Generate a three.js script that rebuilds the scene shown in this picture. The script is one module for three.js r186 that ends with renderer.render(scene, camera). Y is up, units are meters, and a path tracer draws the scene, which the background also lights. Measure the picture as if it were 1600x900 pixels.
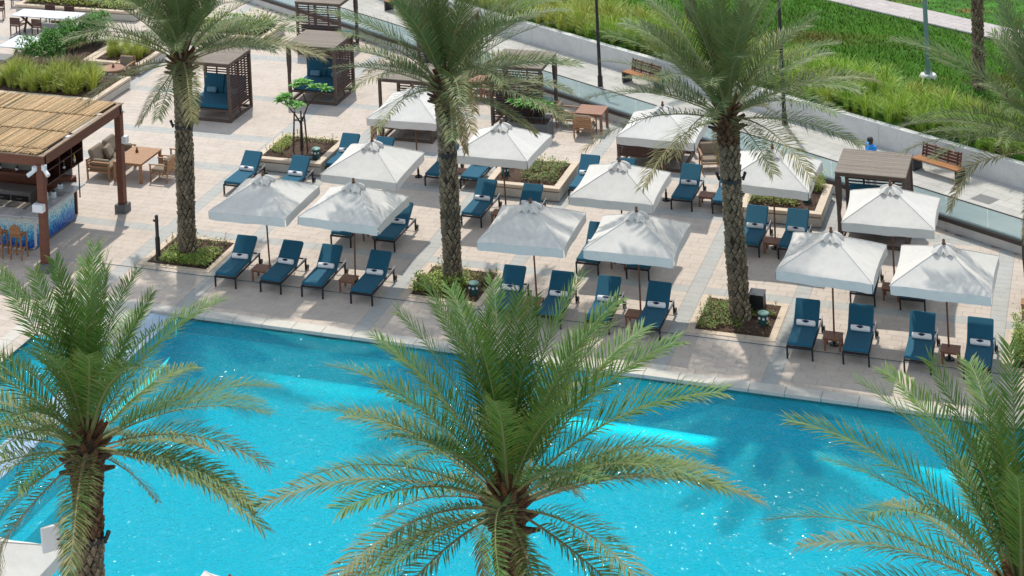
import * as THREE from 'three';
import { RoundedBoxGeometry } from 'three/addons/geometries/RoundedBoxGeometry.js';
import { MarchingCubes } from 'three/addons/objects/MarchingCubes.js';

// ---------------------------------------------------------------- camera, sky, sun, exposure
const scene = new THREE.Scene();
const CAM_H = 24;
const camera = new THREE.PerspectiveCamera(2 * Math.atan(1718.7 / 2982) * 180 / Math.PI, 2080 / 3437.4, 1, 400);
camera.position.set(0, CAM_H, 0);
camera.rotation.order = 'YXZ';
camera.rotation.set(0, 0.3795, -0.0482);
camera.setViewOffset(2080, 3437.4, 480, 2537.4, 1600, 900);   // shifted lens: verticals stay parallel
camera.updateProjectionMatrix();
scene.add(camera);

function skyTexture() {
  const w = 128, h = 64, d = new Float32Array(w * h * 4);
  const zen = [0.84, 1.00, 1.22], hor = [1.34, 1.38, 1.42];
  for (let j = 0; j < h; j++) {
    const el = Math.max(0, Math.sin(((j + 0.5) / h - 0.5) * Math.PI)), k = Math.pow(1 - el, 2.2);
    for (let i = 0; i < w; i++) {
      const o = (j * w + i) * 4;
      for (let c = 0; c < 3; c++) d[o + c] = (zen[c] + (hor[c] - zen[c]) * k) * 0.83;
      d[o + 3] = 1;
    }
  }
  const t = new THREE.DataTexture(d, w, h, THREE.RGBAFormat, THREE.FloatType);
  t.mapping = THREE.EquirectangularReflectionMapping; t.magFilter = THREE.LinearFilter; t.minFilter = THREE.LinearFilter; t.needsUpdate = true;
  return t;
}
const skyTex = skyTexture();
scene.background = skyTex; scene.environment = skyTex;
const sun = new THREE.DirectionalLight(new THREE.Color().setRGB(1, 0.94, 0.83), 3.8);
const SUN = new THREE.Vector3(-0.22, 1, -0.5).normalize();
sun.position.set(-14, 0, -55).addScaledVector(SUN, 90); sun.target.position.set(-14, 0, -55);
sun.castShadow = true; sun.shadow.radius = 2.2; sun.shadow.mapSize.set(4096, 4096);
Object.assign(sun.shadow.camera, { left: -45, right: 45, top: 45, bottom: -45, near: 1, far: 180 });
scene.add(sun, sun.target);
const renderer = new THREE.WebGLRenderer({ antialias: true });
renderer.toneMapping = THREE.LinearToneMapping; renderer.toneMappingExposure = 0.95; renderer.shadowMap.enabled = true;

// ---------------------------------------------------------------- helpers
function rng(seed) { let a = seed >>> 0; return () => { a = (a + 0x6D2B79F5) >>> 0; let t = a; t = Math.imul(t ^ (t >>> 15), t | 1); t ^= t + Math.imul(t ^ (t >>> 7), t | 61); return ((t ^ (t >>> 14)) >>> 0) / 4294967296; }; }
const lerp = (a, b, t) => a + (b - a) * t, clamp = (x, a = 0, b = 1) => Math.min(b, Math.max(a, x)), R = Math.PI / 180;
const V = (x, y, z) => new THREE.Vector3(x, y, z);
const taken = {};
function numbered(n) { const k = taken[n] = (taken[n] ?? -1) + 1; return k ? n + '_' + String(k).padStart(3, '0') : n; }
function shade(o) { o.traverse((m) => { if (m.isMesh) { m.castShadow = true; m.receiveShadow = true; } }); return o; }
function tag(o, label, category, group, kind) {
  if (label) o.userData.label = label;
  if (category) o.userData.category = category;
  if (group) o.userData.group = group;
  if (kind) o.userData.kind = kind;
  return o;
}
function thing(name, label, category, p = [0, 0, 0], turn = 0, group) {
  const o = new THREE.Group(); o.name = numbered(name); o.position.set(...p); o.rotation.y = turn; scene.add(o);
  return tag(o, label, category, group);
}
function structure(name, label, category) { const o = new THREE.Group(); o.name = numbered(name); scene.add(o); return tag(o, label, category, null, 'structure'); }
function copyOf(src, p, turn, label, group) {
  const o = src.clone(); o.name = numbered(src.name.replace(/_\d{3}$/, '')); o.position.set(...p); o.rotation.y = turn; scene.add(o);
  o.userData = { ...src.userData }; if (label) o.userData.label = label; if (group) o.userData.group = group;
  return o;
}
const rot = new THREE.Euler(), quat = new THREE.Quaternion();
const mat4 = (x, y, z, rx = 0, ry = 0, rz = 0, s = 1) => new THREE.Matrix4().compose(V(x, y, z), quat.setFromEuler(rot.set(rx, ry, rz)), Array.isArray(s) ? V(...s) : V(s, s, s));
const unitBox = new THREE.BoxGeometry(1, 1, 1).toNonIndexed();
class Shape {
  constructor() { this.p = []; this.n = []; this.c = []; this.colored = false; }
  geo(g, m, col) {
    const G = g.index ? g.toNonIndexed() : g, P = G.attributes.position, N = G.attributes.normal, C = G.attributes.color;
    const v = V(), nm = m ? new THREE.Matrix3().getNormalMatrix(m) : null;
    if (col || C) this.colored = true;
    for (let i = 0; i < P.count; i++) {
      v.fromBufferAttribute(P, i); if (m) v.applyMatrix4(m); this.p.push(v.x, v.y, v.z);
      v.fromBufferAttribute(N, i); if (m) v.applyMatrix3(nm).normalize(); this.n.push(v.x, v.y, v.z);
      if (col) this.c.push(...col); else if (C) this.c.push(C.getX(i), C.getY(i), C.getZ(i)); else this.c.push(1, 1, 1);
    }
    return this;
  }
  box(w, h, d, x, y, z, rx = 0, ry = 0, rz = 0, col) { return this.geo(unitBox, mat4(x, y, z, rx, ry, rz, [w, h, d]), col); }
  rbox(w, h, d, r, x, y, z, rx = 0, ry = 0, rz = 0, col, seg = 2) { return this.geo(new RoundedBoxGeometry(w, h, d, seg, r), mat4(x, y, z, rx, ry, rz), col); }
  rod(a, b, r1, r2 = r1, seg = 8, col) {
    const A = V(...a), B = V(...b), L = A.distanceTo(B), g = new THREE.CylinderGeometry(r2, r1, L, seg, 1);
    const m = new THREE.Matrix4().compose(A.clone().add(B).multiplyScalar(0.5), new THREE.Quaternion().setFromUnitVectors(V(0, 1, 0), B.clone().sub(A).normalize()), V(1, 1, 1));
    return this.geo(g, m, col);
  }
  bar(a, b, w, d, col) {                                            // rectangular bar from a to b; w across, d deep
    const A = V(...a), B = V(...b), y = B.clone().sub(A), L = y.length(); y.normalize();
    const ref = Math.abs(y.y) > 0.95 ? V(1, 0, 0) : V(0, 1, 0), x = V().crossVectors(ref, y).normalize(), z = V().crossVectors(x, y);
    const m = new THREE.Matrix4().makeBasis(x.multiplyScalar(w), y.multiplyScalar(L), z.multiplyScalar(d)).setPosition(A.add(B).multiplyScalar(0.5));
    return this.geo(unitBox, m, col);
  }
  tri(a, b, c, col, na, nb, nc) {
    const ax = b[0] - a[0], ay = b[1] - a[1], az = b[2] - a[2], bx = c[0] - a[0], by = c[1] - a[1], bz = c[2] - a[2];
    let nx = ay * bz - az * by, ny = az * bx - ax * bz, nz = ax * by - ay * bx; const l = Math.hypot(nx, ny, nz) || 1; nx /= l; ny /= l; nz /= l;
    this.p.push(...a, ...b, ...c);
    if (na) this.n.push(...na, ...nb, ...nc); else this.n.push(nx, ny, nz, nx, ny, nz, nx, ny, nz);
    if (col) { this.colored = true; this.c.push(...col, ...col, ...col); } else this.c.push(1, 1, 1, 1, 1, 1, 1, 1, 1);
    return this;
  }
  quad(a, b, c, d, col) { return this.tri(a, b, c, col).tri(a, c, d, col); }
  build(uvScale = 1) {
    const g = new THREE.BufferGeometry(), n = this.p.length / 3, uv = new Float32Array(n * 2);
    for (let i = 0; i < n; i += 3) {
      let nx = 0, ny = 0, nz = 0;
      for (let k = 0; k < 3; k++) { nx += this.n[(i + k) * 3]; ny += this.n[(i + k) * 3 + 1]; nz += this.n[(i + k) * 3 + 2]; }
      nx = Math.abs(nx); ny = Math.abs(ny); nz = Math.abs(nz);
      for (let k = 0; k < 3; k++) {
        const x = this.p[(i + k) * 3], y = this.p[(i + k) * 3 + 1], z = this.p[(i + k) * 3 + 2];
        const [u, v] = ny >= nx && ny >= nz ? [x, z] : nx >= nz ? [z, y] : [x, y];
        uv[(i + k) * 2] = u * uvScale; uv[(i + k) * 2 + 1] = v * uvScale;
      }
    }
    g.setAttribute('position', new THREE.Float32BufferAttribute(this.p, 3)); g.setAttribute('normal', new THREE.Float32BufferAttribute(this.n, 3)); g.setAttribute('uv', new THREE.BufferAttribute(uv, 2));
    if (this.colored) g.setAttribute('color', new THREE.Float32BufferAttribute(this.c, 3));
    return g;
  }
  mesh(name, m, parent, label, uvScale = 1) {
    const o = new THREE.Mesh(this.build(uvScale), m); o.name = name; if (parent) parent.add(o); if (label) o.userData.label = label;
    return o;
  }
}
const S = () => new Shape();

// ---------------------------------------------------------------- procedural textures and materials
function noise2(seed, P) {                                          // value noise that repeats every P cells
  const r = rng(seed), t = new Float32Array(P * P); for (let i = 0; i < t.length; i++) t[i] = r();
  return (x, y) => { const xi = Math.floor(x), yi = Math.floor(y), fx = x - xi, fy = y - yi, u = fx * fx * (3 - 2 * fx), v = fy * fy * (3 - 2 * fy), w = (a) => ((a % P) + P) % P, X = w(xi), Y = w(yi), X1 = w(xi + 1), Y1 = w(yi + 1); return lerp(lerp(t[Y * P + X], t[Y * P + X1], u), lerp(t[Y1 * P + X], t[Y1 * P + X1], u), v); };
}
function makeTex(w, h, f, { repeat = [1, 1], srgb = true } = {}) {   // f(u, v) -> grey number or [r, g, b], 0..1 as stored
  const d = new Uint8Array(w * h * 4);
  for (let j = 0; j < h; j++) for (let i = 0; i < w; i++) { const c = f(i / w, j / h), o = (j * w + i) * 4; for (let k = 0; k < 3; k++) d[o + k] = 255 * clamp(Array.isArray(c) ? c[k] : c); d[o + 3] = 255; }
  const t = new THREE.DataTexture(d, w, h); t.wrapS = t.wrapT = THREE.RepeatWrapping; t.repeat.set(...repeat); t.magFilter = THREE.LinearFilter; t.minFilter = THREE.LinearMipmapLinearFilter; t.generateMipmaps = true;
  if (srgb) t.colorSpace = THREE.SRGBColorSpace; t.needsUpdate = true; return t;
}
const nA = noise2(3, 8), nB = noise2(7, 32), nC = noise2(11, 128), nD = noise2(19, 256);
const fbm = (u, v) => 0.45 * nA(u * 8, v * 8) + 0.3 * nB(u * 32, v * 32) + 0.25 * nC(u * 128, v * 128);
const T = {
  stone: makeTex(512, 512, (u, v) => { const a = 0.86 + 0.10 * (fbm(u, v) - 0.5) + 0.05 * (nD(u * 256, v * 256) - 0.5), s = nB(u * 32 + 5, v * 32) > 0.86 && nC(u * 128, v * 128) > 0.62 ? 0.93 : 1; return [a * s, a * 0.995 * s, a * 0.985 * s]; }, { repeat: [1 / 3.1, 1 / 3.1] }),
  stoneBump: makeTex(256, 256, (u, v) => 0.5 + 0.5 * (nD(u * 256, v * 256) - 0.5) + 0.4 * (nC(u * 128, v * 128) - 0.5), { repeat: [1 / 1.3, 1 / 1.3], srgb: false }),
  wood: makeTex(256, 256, (u, v) => { const g = nB(u * 4, v * 32 + 0.6 * nA(u * 8, v * 8)), f = nC(u * 12, v * 128); const a = 0.80 + 0.22 * (g - 0.5) + 0.20 * (f - 0.5); return [a, a * 0.97, a * 0.94]; }, { repeat: [1 / 0.9, 1 / 0.35] }),
  cloth: makeTex(256, 256, (u, v) => 0.93 + 0.06 * (nC(u * 128, v * 128) - 0.5) + 0.10 * (nA(u * 8, v * 8) - 0.5) * 0.3, { repeat: [1 / 0.8, 1 / 0.8] }),
  weave: makeTex(128, 128, (u, v) => 0.5 + 0.25 * Math.sin(u * Math.PI * 64) + 0.25 * Math.sin(v * Math.PI * 64), { repeat: [1 / 0.12, 1 / 0.12], srgb: false }),
  wrinkle: makeTex(256, 256, (u, v) => 0.6 * nA(u * 8, v * 8) + 0.3 * nB(u * 16, v * 16) + 0.1 * nB(u * 32, v * 32), { repeat: [1 / 1.7, 1 / 1.7], srgb: false }),
  mulch: makeTex(256, 256, (u, v) => { const a = nC(u * 128, v * 128), b = nB(u * 32, v * 32), k = 0.30 + 0.35 * a * b + 0.25 * nD(u * 256, v * 256); return [k * 0.95, k * 0.72, k * 0.58]; }, { repeat: [1, 1] }),
  grass: makeTex(512, 512, (u, v) => { const f = nD(u * 256, v * 256), m = nB(u * 32, v * 32), b = nA(u * 8 + 3, v * 8), dry = clamp((b - 0.74) * 6) * (0.4 + 0.6 * nC(u * 128, v * 128)); const k = 0.28 + 0.38 * f * (0.5 + m); return [k * lerp(0.55, 1.25, dry), k * lerp(0.92, 0.80, dry), k * lerp(0.22, 0.50, dry)]; }, { repeat: [1 / 9, 1 / 9] }),
  mosaic: makeTex(512, 512, (u, v) => {                              // 2 cm glass tiles, mixed blues
    const i = Math.floor(u * 64), j = Math.floor(v * 64), e = Math.min(u * 64 - i, v * 64 - j) < 0.14 ? 0.94 : 1, q = nC(i * 1.37 + 0.5, j * 1.71 + 0.5), s = nB(i * 0.9, j * 0.83);
    const k = (0.82 + 0.22 * q + 0.08 * s) * e; return [0.02 + 0.16 * (1 - q) * k, 0.80 * k, 0.93 * k]; }, { repeat: [1 / 1.28, 1 / 1.28] }),
  ripple: makeTex(512, 512, (u, v) => 0.40 * nB(u * 32, v * 32) + 0.25 * nC(u * 64, v * 64) + 0.20 * nC(u * 128, v * 128) + 0.15 * nA(u * 8, v * 8), { repeat: [1 / 4.3, 1 / 4.3], srgb: false }),
  bark: makeTex(256, 256, (u, v) => { const a = 0.65 + 0.35 * (nC(u * 32, v * 128) - 0.5) + 0.4 * (nB(u * 32, v * 32) - 0.5); return [a, a * 0.96, a * 0.9]; }, { repeat: [1 / 0.5, 1 / 0.5] }),
  reed: makeTex(128, 256, (u, v) => { const a = 0.78 + 0.3 * (nC(u * 128, v * 8) - 0.5) + 0.16 * (nB(u * 32, v * 32) - 0.5); return [a, a * 0.95, a * 0.88]; }, { repeat: [1 / 0.5, 1 / 1.2] }),
};
function lin(r, g, b) { return new THREE.Color().setRGB(r, g, b); }
function mat(r, g, b, rough = 0.8, extra = {}) { return new THREE.MeshStandardMaterial({ color: lin(r, g, b), roughness: rough, side: THREE.DoubleSide, ...extra }); }
function phys(r, g, b, rough, extra = {}) { return new THREE.MeshPhysicalMaterial({ color: lin(r, g, b), roughness: rough, side: THREE.DoubleSide, ...extra }); }
const bumpStone = { map: T.stone, bumpMap: T.stoneBump, bumpScale: 0.0016 };
const M = {
  paver: mat(0.70, 0.605, 0.535, 0.72, { ...bumpStone, vertexColors: true }), joint: mat(0.48, 0.42, 0.37, 0.95),
  coping: mat(0.72, 0.69, 0.64, 0.6, bumpStone), cream: mat(0.80, 0.66, 0.52, 0.75, bumpStone), wallStone: mat(0.66, 0.64, 0.59, 0.75, bumpStone),
  greyStone: mat(0.16, 0.17, 0.18, 0.8, bumpStone), concrete: mat(0.60, 0.595, 0.58, 0.8, { ...bumpStone, vertexColors: true }), whiteWall: mat(0.84, 0.845, 0.85, 0.7, bumpStone), drain: mat(0.05, 0.05, 0.05, 0.7),
  navy: mat(0.005, 0.105, 0.180, 0.85, { map: T.cloth, bumpMap: T.weave, bumpScale: 0.0008 }), navyDark: mat(0.006, 0.05, 0.11, 0.85, { map: T.cloth }), paleBlue: mat(0.13, 0.27, 0.36, 0.9, { map: T.cloth }),
  frame: mat(0.014, 0.017, 0.024, 0.35, { metalness: 0.2 }), chrome: mat(0.5, 0.5, 0.52, 0.3, { metalness: 0.9 }), black: mat(0.012, 0.012, 0.014, 0.5),
  towel: mat(0.80, 0.80, 0.80, 0.95, { bumpMap: T.weave, bumpScale: 0.002 }), emblem: mat(0.012, 0.022, 0.075, 0.9),
  canvas: phys(0.77, 0.75, 0.72, 0.85, { map: T.cloth, bumpMap: T.wrinkle, bumpScale: 0.008, transmission: 0.08, thickness: 0 }),
  teak: mat(0.33, 0.150, 0.085, 0.6, { map: T.wood }), teakLight: mat(0.55, 0.31, 0.165, 0.6, { map: T.wood }), teakPink: mat(0.46, 0.24, 0.165, 0.6, { map: T.wood }), oak: mat(0.44, 0.215, 0.095, 0.55, { map: T.wood }), pole: mat(0.23, 0.095, 0.045, 0.5, { map: T.wood }),
  cabana: mat(0.145, 0.105, 0.088, 0.6, { map: T.wood }), cabanaSlat: mat(0.115, 0.055, 0.043, 0.6, { map: T.wood }), cabanaRoof: mat(0.33, 0.295, 0.26, 0.75, { map: T.wood, vertexColors: true }), curtain: mat(0.115, 0.085, 0.072, 0.9, { map: T.cloth }),
  pergola: mat(0.20, 0.068, 0.036, 0.55, { map: T.wood }), shelf: mat(0.060, 0.016, 0.012, 0.5, { map: T.wood }), reed: mat(0.80, 0.64, 0.455, 0.9, { map: T.reed, vertexColors: true }), batten: mat(0.12, 0.075, 0.035, 0.9),
  taupe: mat(0.26, 0.205, 0.150, 0.95, { map: T.cloth, bumpMap: T.wrinkle, bumpScale: 0.02 }), greyCushion: mat(0.27, 0.26, 0.25, 0.95, { map: T.cloth }), whiteTop: mat(0.68, 0.70, 0.74, 0.35), marble: mat(0.58, 0.60, 0.64, 0.25, { map: T.stone }),
  steel: mat(0.35, 0.35, 0.36, 0.35, { metalness: 0.7 }), whitePlastic: mat(0.68, 0.70, 0.72, 0.45), bottle: mat(0.012, 0.02, 0.012, 0.15), gold: mat(0.5, 0.33, 0.07, 0.35, { metalness: 0.5 }), screen: mat(0.16, 0.18, 0.16, 0.5),
  soil: mat(0.34, 0.34, 0.34, 0.98, { map: T.mulch, bumpMap: T.stoneBump, bumpScale: 0.01 }), chip: mat(0.55, 0.55, 0.55, 0.95, { vertexColors: true }),
  leaf: phys(1, 1, 1, 0.55, { vertexColors: true, transmission: 0.16, thickness: 0, specularIntensity: 0.6 }), leafSoft: phys(1, 1, 1, 0.65, { vertexColors: true, transmission: 0.25, thickness: 0 }),
  frond: phys(1, 1, 1, 0.52, { vertexColors: true, transmission: 0.2, thickness: 0, specularIntensity: 0.5 }), trunk: mat(0.085, 0.062, 0.042, 0.95, { map: T.bark }), scale: mat(1, 1, 1, 0.9, { vertexColors: true, map: T.bark, bumpMap: T.bark, bumpScale: 0.006 }), wood: mat(0.12, 0.085, 0.06, 0.9, { map: T.bark }),
  lawn: mat(0.60, 0.78, 0.32, 0.98, { map: T.grass }), glass: phys(0.80, 0.91, 0.93, 0.03, { transmission: 0.72, thickness: 0, ior: 1.5 }), rail: mat(0.045, 0.034, 0.032, 0.5), hardGlass: phys(0.8, 0.85, 0.85, 0.05, { transmission: 0.8, thickness: 0 }),
  benchWood: mat(0.52, 0.225, 0.075, 0.55, { map: T.wood }), benchBack: mat(0.22, 0.075, 0.035, 0.55, { map: T.wood }), benchIron: mat(0.022, 0.027, 0.038, 0.5), lampGreen: mat(0.006, 0.06, 0.055, 0.4), lampTop: mat(0.20, 0.36, 0.32, 0.45), teal: mat(0.16, 0.27, 0.28, 0.5, { metalness: 0.3 }),
  poolTile: mat(0.70, 0.70, 0.635, 0.35, { map: T.mosaic }), poolWallShaded: mat(0.36, 0.44, 0.44, 0.35, { map: T.mosaic }), ledge: mat(0.40, 0.58, 0.80, 0.22, bumpStone),  // wall mosaic is the floor's, darkened to paint in shade along the far edge
  water: phys(0.02, 0.84, 0.92, 0.07, { transmission: 0.86, thickness: 0, ior: 1.33, specularIntensity: 0.4, bumpMap: T.ripple, bumpScale: 0.075 }),
};
const DECK_LIGHT = [1, 1, 1], DECK_GREY = [0.77, 0.90, 1.0];
// ---------------------------------------------------------------- the deck: pavers on a bed, in beige fields and grey bands
const POOL_Z = -49.0, POOL_X0 = -26.5;
const prom = (u, n) => [-6.31 + 0.865 * u + 0.502 * n, -60.94 + 0.502 * u - 0.865 * n], PROM_TURN = -0.526;   // promenade frame: u along the balustrade, n away from the deck
const promN = (x, z) => (x + 6.31) * 0.502 - (z + 60.94) * 0.865;
const ground = structure('ground', 'pale ground beneath the terrace and the garden', 'ground');
S().box(160, 0.3, 70, -20, -0.19, -84.42).mesh('ground_sheet', M.joint, ground);
S().box(36.2, 0.3, 20.4, -48.6, -0.19, -39.22).box(60, 0.3, 14, 3.3, -0.19, -27.15).mesh('ground_sheet', M.joint, ground);
const deck = structure('deck', 'beige stone terrace with grey bands of pavers', 'deck');
{
  const r = rng(5), stripesX = [[-46.5, -46.05], [-38.3, -37.85], [-29.8, -29.33], [-26.75, -26.3], [-21.14, -20.67], [-18.2, -17.75], [-12.66, -12.22], [-9.7, -9.27], [-4.37, -3.94]];
  const bandsZ = [[-72.2, -71.6], [-67.4, -66.9], [-63.2, -62.65], [-60.3, -59.7], [-54.75, -54.3], [-51.56, -51.48]];
  const cuts = (a, b, bands) => { const e = [[a, 0]]; let p = a; const out = []; for (const [s, t] of bands) { if (s > a && t < b) { out.push([p, s, 0]); out.push([s, t, 1]); p = t; } } out.push([p, b, 0]); return out; };
  const xs = cuts(-54, 3, stripesX), zs = cuts(-84, -49.42, bandsZ), near = [], rest = S();
  const emit = (x0, x1, z0, z1, grey) => {
    const cx = (x0 + x1) / 2, cz = (z0 + z1) / 2; if (promN(cx, cz) > -0.12) return;
    if (cz < -79 && cx > -20) return;
    const k = 0.968 + 0.045 * r() + (r() < 0.05 ? -0.035 : 0), t = 0.99 + 0.02 * r(), base = grey ? DECK_GREY : DECK_LIGHT, col = [base[0] * k * t, base[1] * k, base[2] * k / t];
    near.push([x0, x1, z0, z1, col]);
  };
  for (const [xa, xb, gx] of xs) for (const [za, zb, gz] of zs) {
    const rows = Math.max(1, Math.round((zb - za) / 0.31)), dz = (zb - za) / rows;
    for (let j = 0; j < rows; j++) {
      const len = gx ? xb - xa : 0.62, off = gx || zb - za < 0.1 ? 0 : (j % 2) * 0.31 + (Math.floor(j / 2) % 2) * 0.14;
      let x = xa; let first = true;
      while (x < xb - 1e-6) { let e = x + (first && off ? off : len); if (xb - e < 0.16) e = xb; first = false; emit(x, Math.min(e, xb), za + j * dz, za + (j + 1) * dz, gx || gz); x = e; }
    }
  }
  near.sort((a, b) => b[3] - a[3]);
  let made = 0;
  const paver = (s, [x0, x1, z0, z1, col]) => { const q = 0.002, b = 0.003, Y = 0, y1 = -0.003, y0 = -0.02; const X0 = x0 + q, X1 = x1 - q, Z0 = z0 + q, Z1 = z1 - q;
    s.quad([X0 + b, Y, Z1 - b], [X1 - b, Y, Z1 - b], [X1 - b, Y, Z0 + b], [X0 + b, Y, Z0 + b], col);
    s.quad([X0, y1, Z1], [X1, y1, Z1], [X1 - b, Y, Z1 - b], [X0 + b, Y, Z1 - b], col).quad([X1, y1, Z1], [X1, y1, Z0], [X1 - b, Y, Z0 + b], [X1 - b, Y, Z1 - b], col).quad([X1, y1, Z0], [X0, y1, Z0], [X0 + b, Y, Z0 + b], [X1 - b, Y, Z0 + b], col).quad([X0, y1, Z0], [X0, y1, Z1], [X0 + b, Y, Z1 - b], [X0 + b, Y, Z0 + b], col);
    s.quad([X0, y0, Z1], [X1, y0, Z1], [X1, y1, Z1], [X0, y1, Z1], col).quad([X1, y0, Z1], [X1, y0, Z0], [X1, y1, Z0], [X1, y1, Z1], col); return s; };
  for (const t of near) { if (made < 290 && t[0] > -25.5 && t[0] < -3.9) { paver(S(), t).mesh('paver', M.paver, deck); made++; } else paver(rest, t); }
  tag(rest.mesh('pavers', M.paver, deck), null, null, null, 'stuff');
  // paving left of the pool and on the near side
  const side = S(), q = rng(8);
  for (let x = -54; x < -30.2; x += 0.62) for (let z = -49.42; z < -30; z += 0.31) { const k = 0.93 + 0.12 * q(); paver(side, [x, x + 0.62, z, z + 0.31, [k, k, k]]); }
  for (let x = -26; x < 3; x += 0.62) for (let z = -33.8; z < -27; z += 0.31) { const k = 0.93 + 0.12 * q(); paver(side, [x, x + 0.62, z, z + 0.31, [k, k, k]]); }
  tag(side.mesh('pavers', M.paver, deck), null, null, null, 'stuff');
  // drainage slot along the front of the loungers' row
  S().box(28, 0.01, 0.025, -17, 0.003, -51.585).mesh('drainage_slot', M.drain, deck);
}
// ---------------------------------------------------------------- pool
{
  const pool = structure('pool', 'swimming pool basin lined with turquoise mosaic', 'pool');
  const FL = -1.25, x1 = 4, zN = -34.1;
  S().quad([POOL_X0, FL, zN], [x1, FL, zN], [x1, FL, POOL_Z], [POOL_X0, FL, POOL_Z]).mesh('pool_floor', M.poolTile, pool);
  const cove = S(), cv = (k, x) => { const a = k / 12 * Math.PI / 2; return [x, FL + 0.75 * (1 - Math.sin(a)), POOL_Z + 1.5 * (1 - Math.cos(a))]; }; for (let k = 0; k < 12; k++) cove.quad(cv(k, POOL_X0), cv(k + 1, POOL_X0), cv(k + 1, x1), cv(k, x1)); const cvm = new THREE.Mesh(smooth(cove.build(), 0.5), M.poolTile); cvm.name = 'added_pool_cove'; pool.add(cvm);  // added cove, curved so the far wall's shade fades gradually into the floor
  S().box(x1 - POOL_X0, 1.3, 0.2, (x1 + POOL_X0) / 2, -0.68, POOL_Z - 0.1).box(x1 - POOL_X0, 1.3, 0.2, (x1 + POOL_X0) / 2, -0.68, zN + 0.1).box(0.2, 1.3, 15.3, x1 + 0.1, -0.68, -41.5).mesh('pool_wall', M.poolWallShaded, pool);
  S().box(0.9, 0.98, 14.8, POOL_X0 - 0.45, -0.545, -41.55).mesh('shallow_ledge', M.ledge, pool);
  for (let k = 0; k < 3; k++) S().box(0.4, 0.28, 7.6, POOL_X0 + 0.2 + 0.4 * k, -0.47 - 0.28 * k, -38.0).box(0.4, 0.28 * (3 - k), 7.6, POOL_X0 + 0.2 + 0.4 * k, -0.61 - 0.28 * k - 0.14 * (3 - k), -38.0).mesh('step', M.poolTile, pool);
  S().quad([-30.2, -0.55, zN], [POOL_X0 - 0.9, -0.55, zN], [POOL_X0 - 0.9, -0.55, -46.6], [-30.2, -0.55, -46.6]).box(0.2, 0.5, 12.6, -30.3, -0.3, -40.35).box(3, 0.5, 0.2, -28.8, -0.3, -46.7).mesh('paddling_basin', M.poolTile, pool);
  S().box(2.9, 0.4, 2.3, -28.75, -0.21, -47.9).mesh('pool_corner_slab', M.coping, pool);
  const r = rng(21);
  for (let x = -30.2; x < x1; x += 0.92) S().rbox(0.912, 0.10, 0.42, 0.012, x + 0.46, -0.035, POOL_Z - 0.21 + 0.004 * r()).mesh('coping_stone', M.coping, pool);
  for (let z = POOL_Z + 0.1; z < zN; z += 0.92) S().rbox(0.42, 0.10, 0.912, 0.012, -30.4, -0.035, z + 0.46).mesh('coping_stone', M.coping, pool);
  S().box(33, 0.05, 0.03, -13.2, -0.12, POOL_Z + 0.005).mesh('overflow_slot', M.drain, pool);
  // water: a real rippled surface
  const N = 300, K = 190, xa = -30.2, W = x1 - xa, za = POOL_Z + 0.02, D = zN - za - 0.02, pos = new Float32Array((N + 1) * (K + 1) * 3), uv = new Float32Array((N + 1) * (K + 1) * 2), idx = [];
  const w = rng(33), waves = []; for (let i = 0; i < 16; i++) { const l = 0.35 + 2.2 * w() * w(), a = w() * 6.28; waves.push([Math.cos(a) * 6.28 / l, Math.sin(a) * 6.28 / l, w() * 6.28, 0.0026 * Math.pow(l, 0.9)]); }
  for (let j = 0; j <= K; j++) for (let i = 0; i <= N; i++) {
    const x = xa + W * i / N, z = za + D * j / K; let y = -0.10; const env = 0.45 + 4.5 * Math.max(0, nB(x * 0.28 + 40, z * 0.28 + 70) - 0.55);
    for (const [kx, kz, ph, am] of waves) y += am * env * Math.sin(kx * x + kz * z + ph);
    const o = j * (N + 1) + i; pos.set([x, y, z], o * 3); uv.set([x, z], o * 2);
    if (i < N && j < K) idx.push(o, o + N + 1, o + 1, o + 1, o + N + 1, o + N + 2);
  }
  const g = new THREE.BufferGeometry(); g.setAttribute('position', new THREE.BufferAttribute(pos, 3)); g.setAttribute('uv', new THREE.BufferAttribute(uv, 2)); g.setIndex(idx); g.computeVertexNormals();
  const water = new THREE.Mesh(g, M.water); water.name = 'pool_water'; scene.add(water); tag(water, 'rippled turquoise water filling the swimming pool', 'water', null, 'structure');
}
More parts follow.
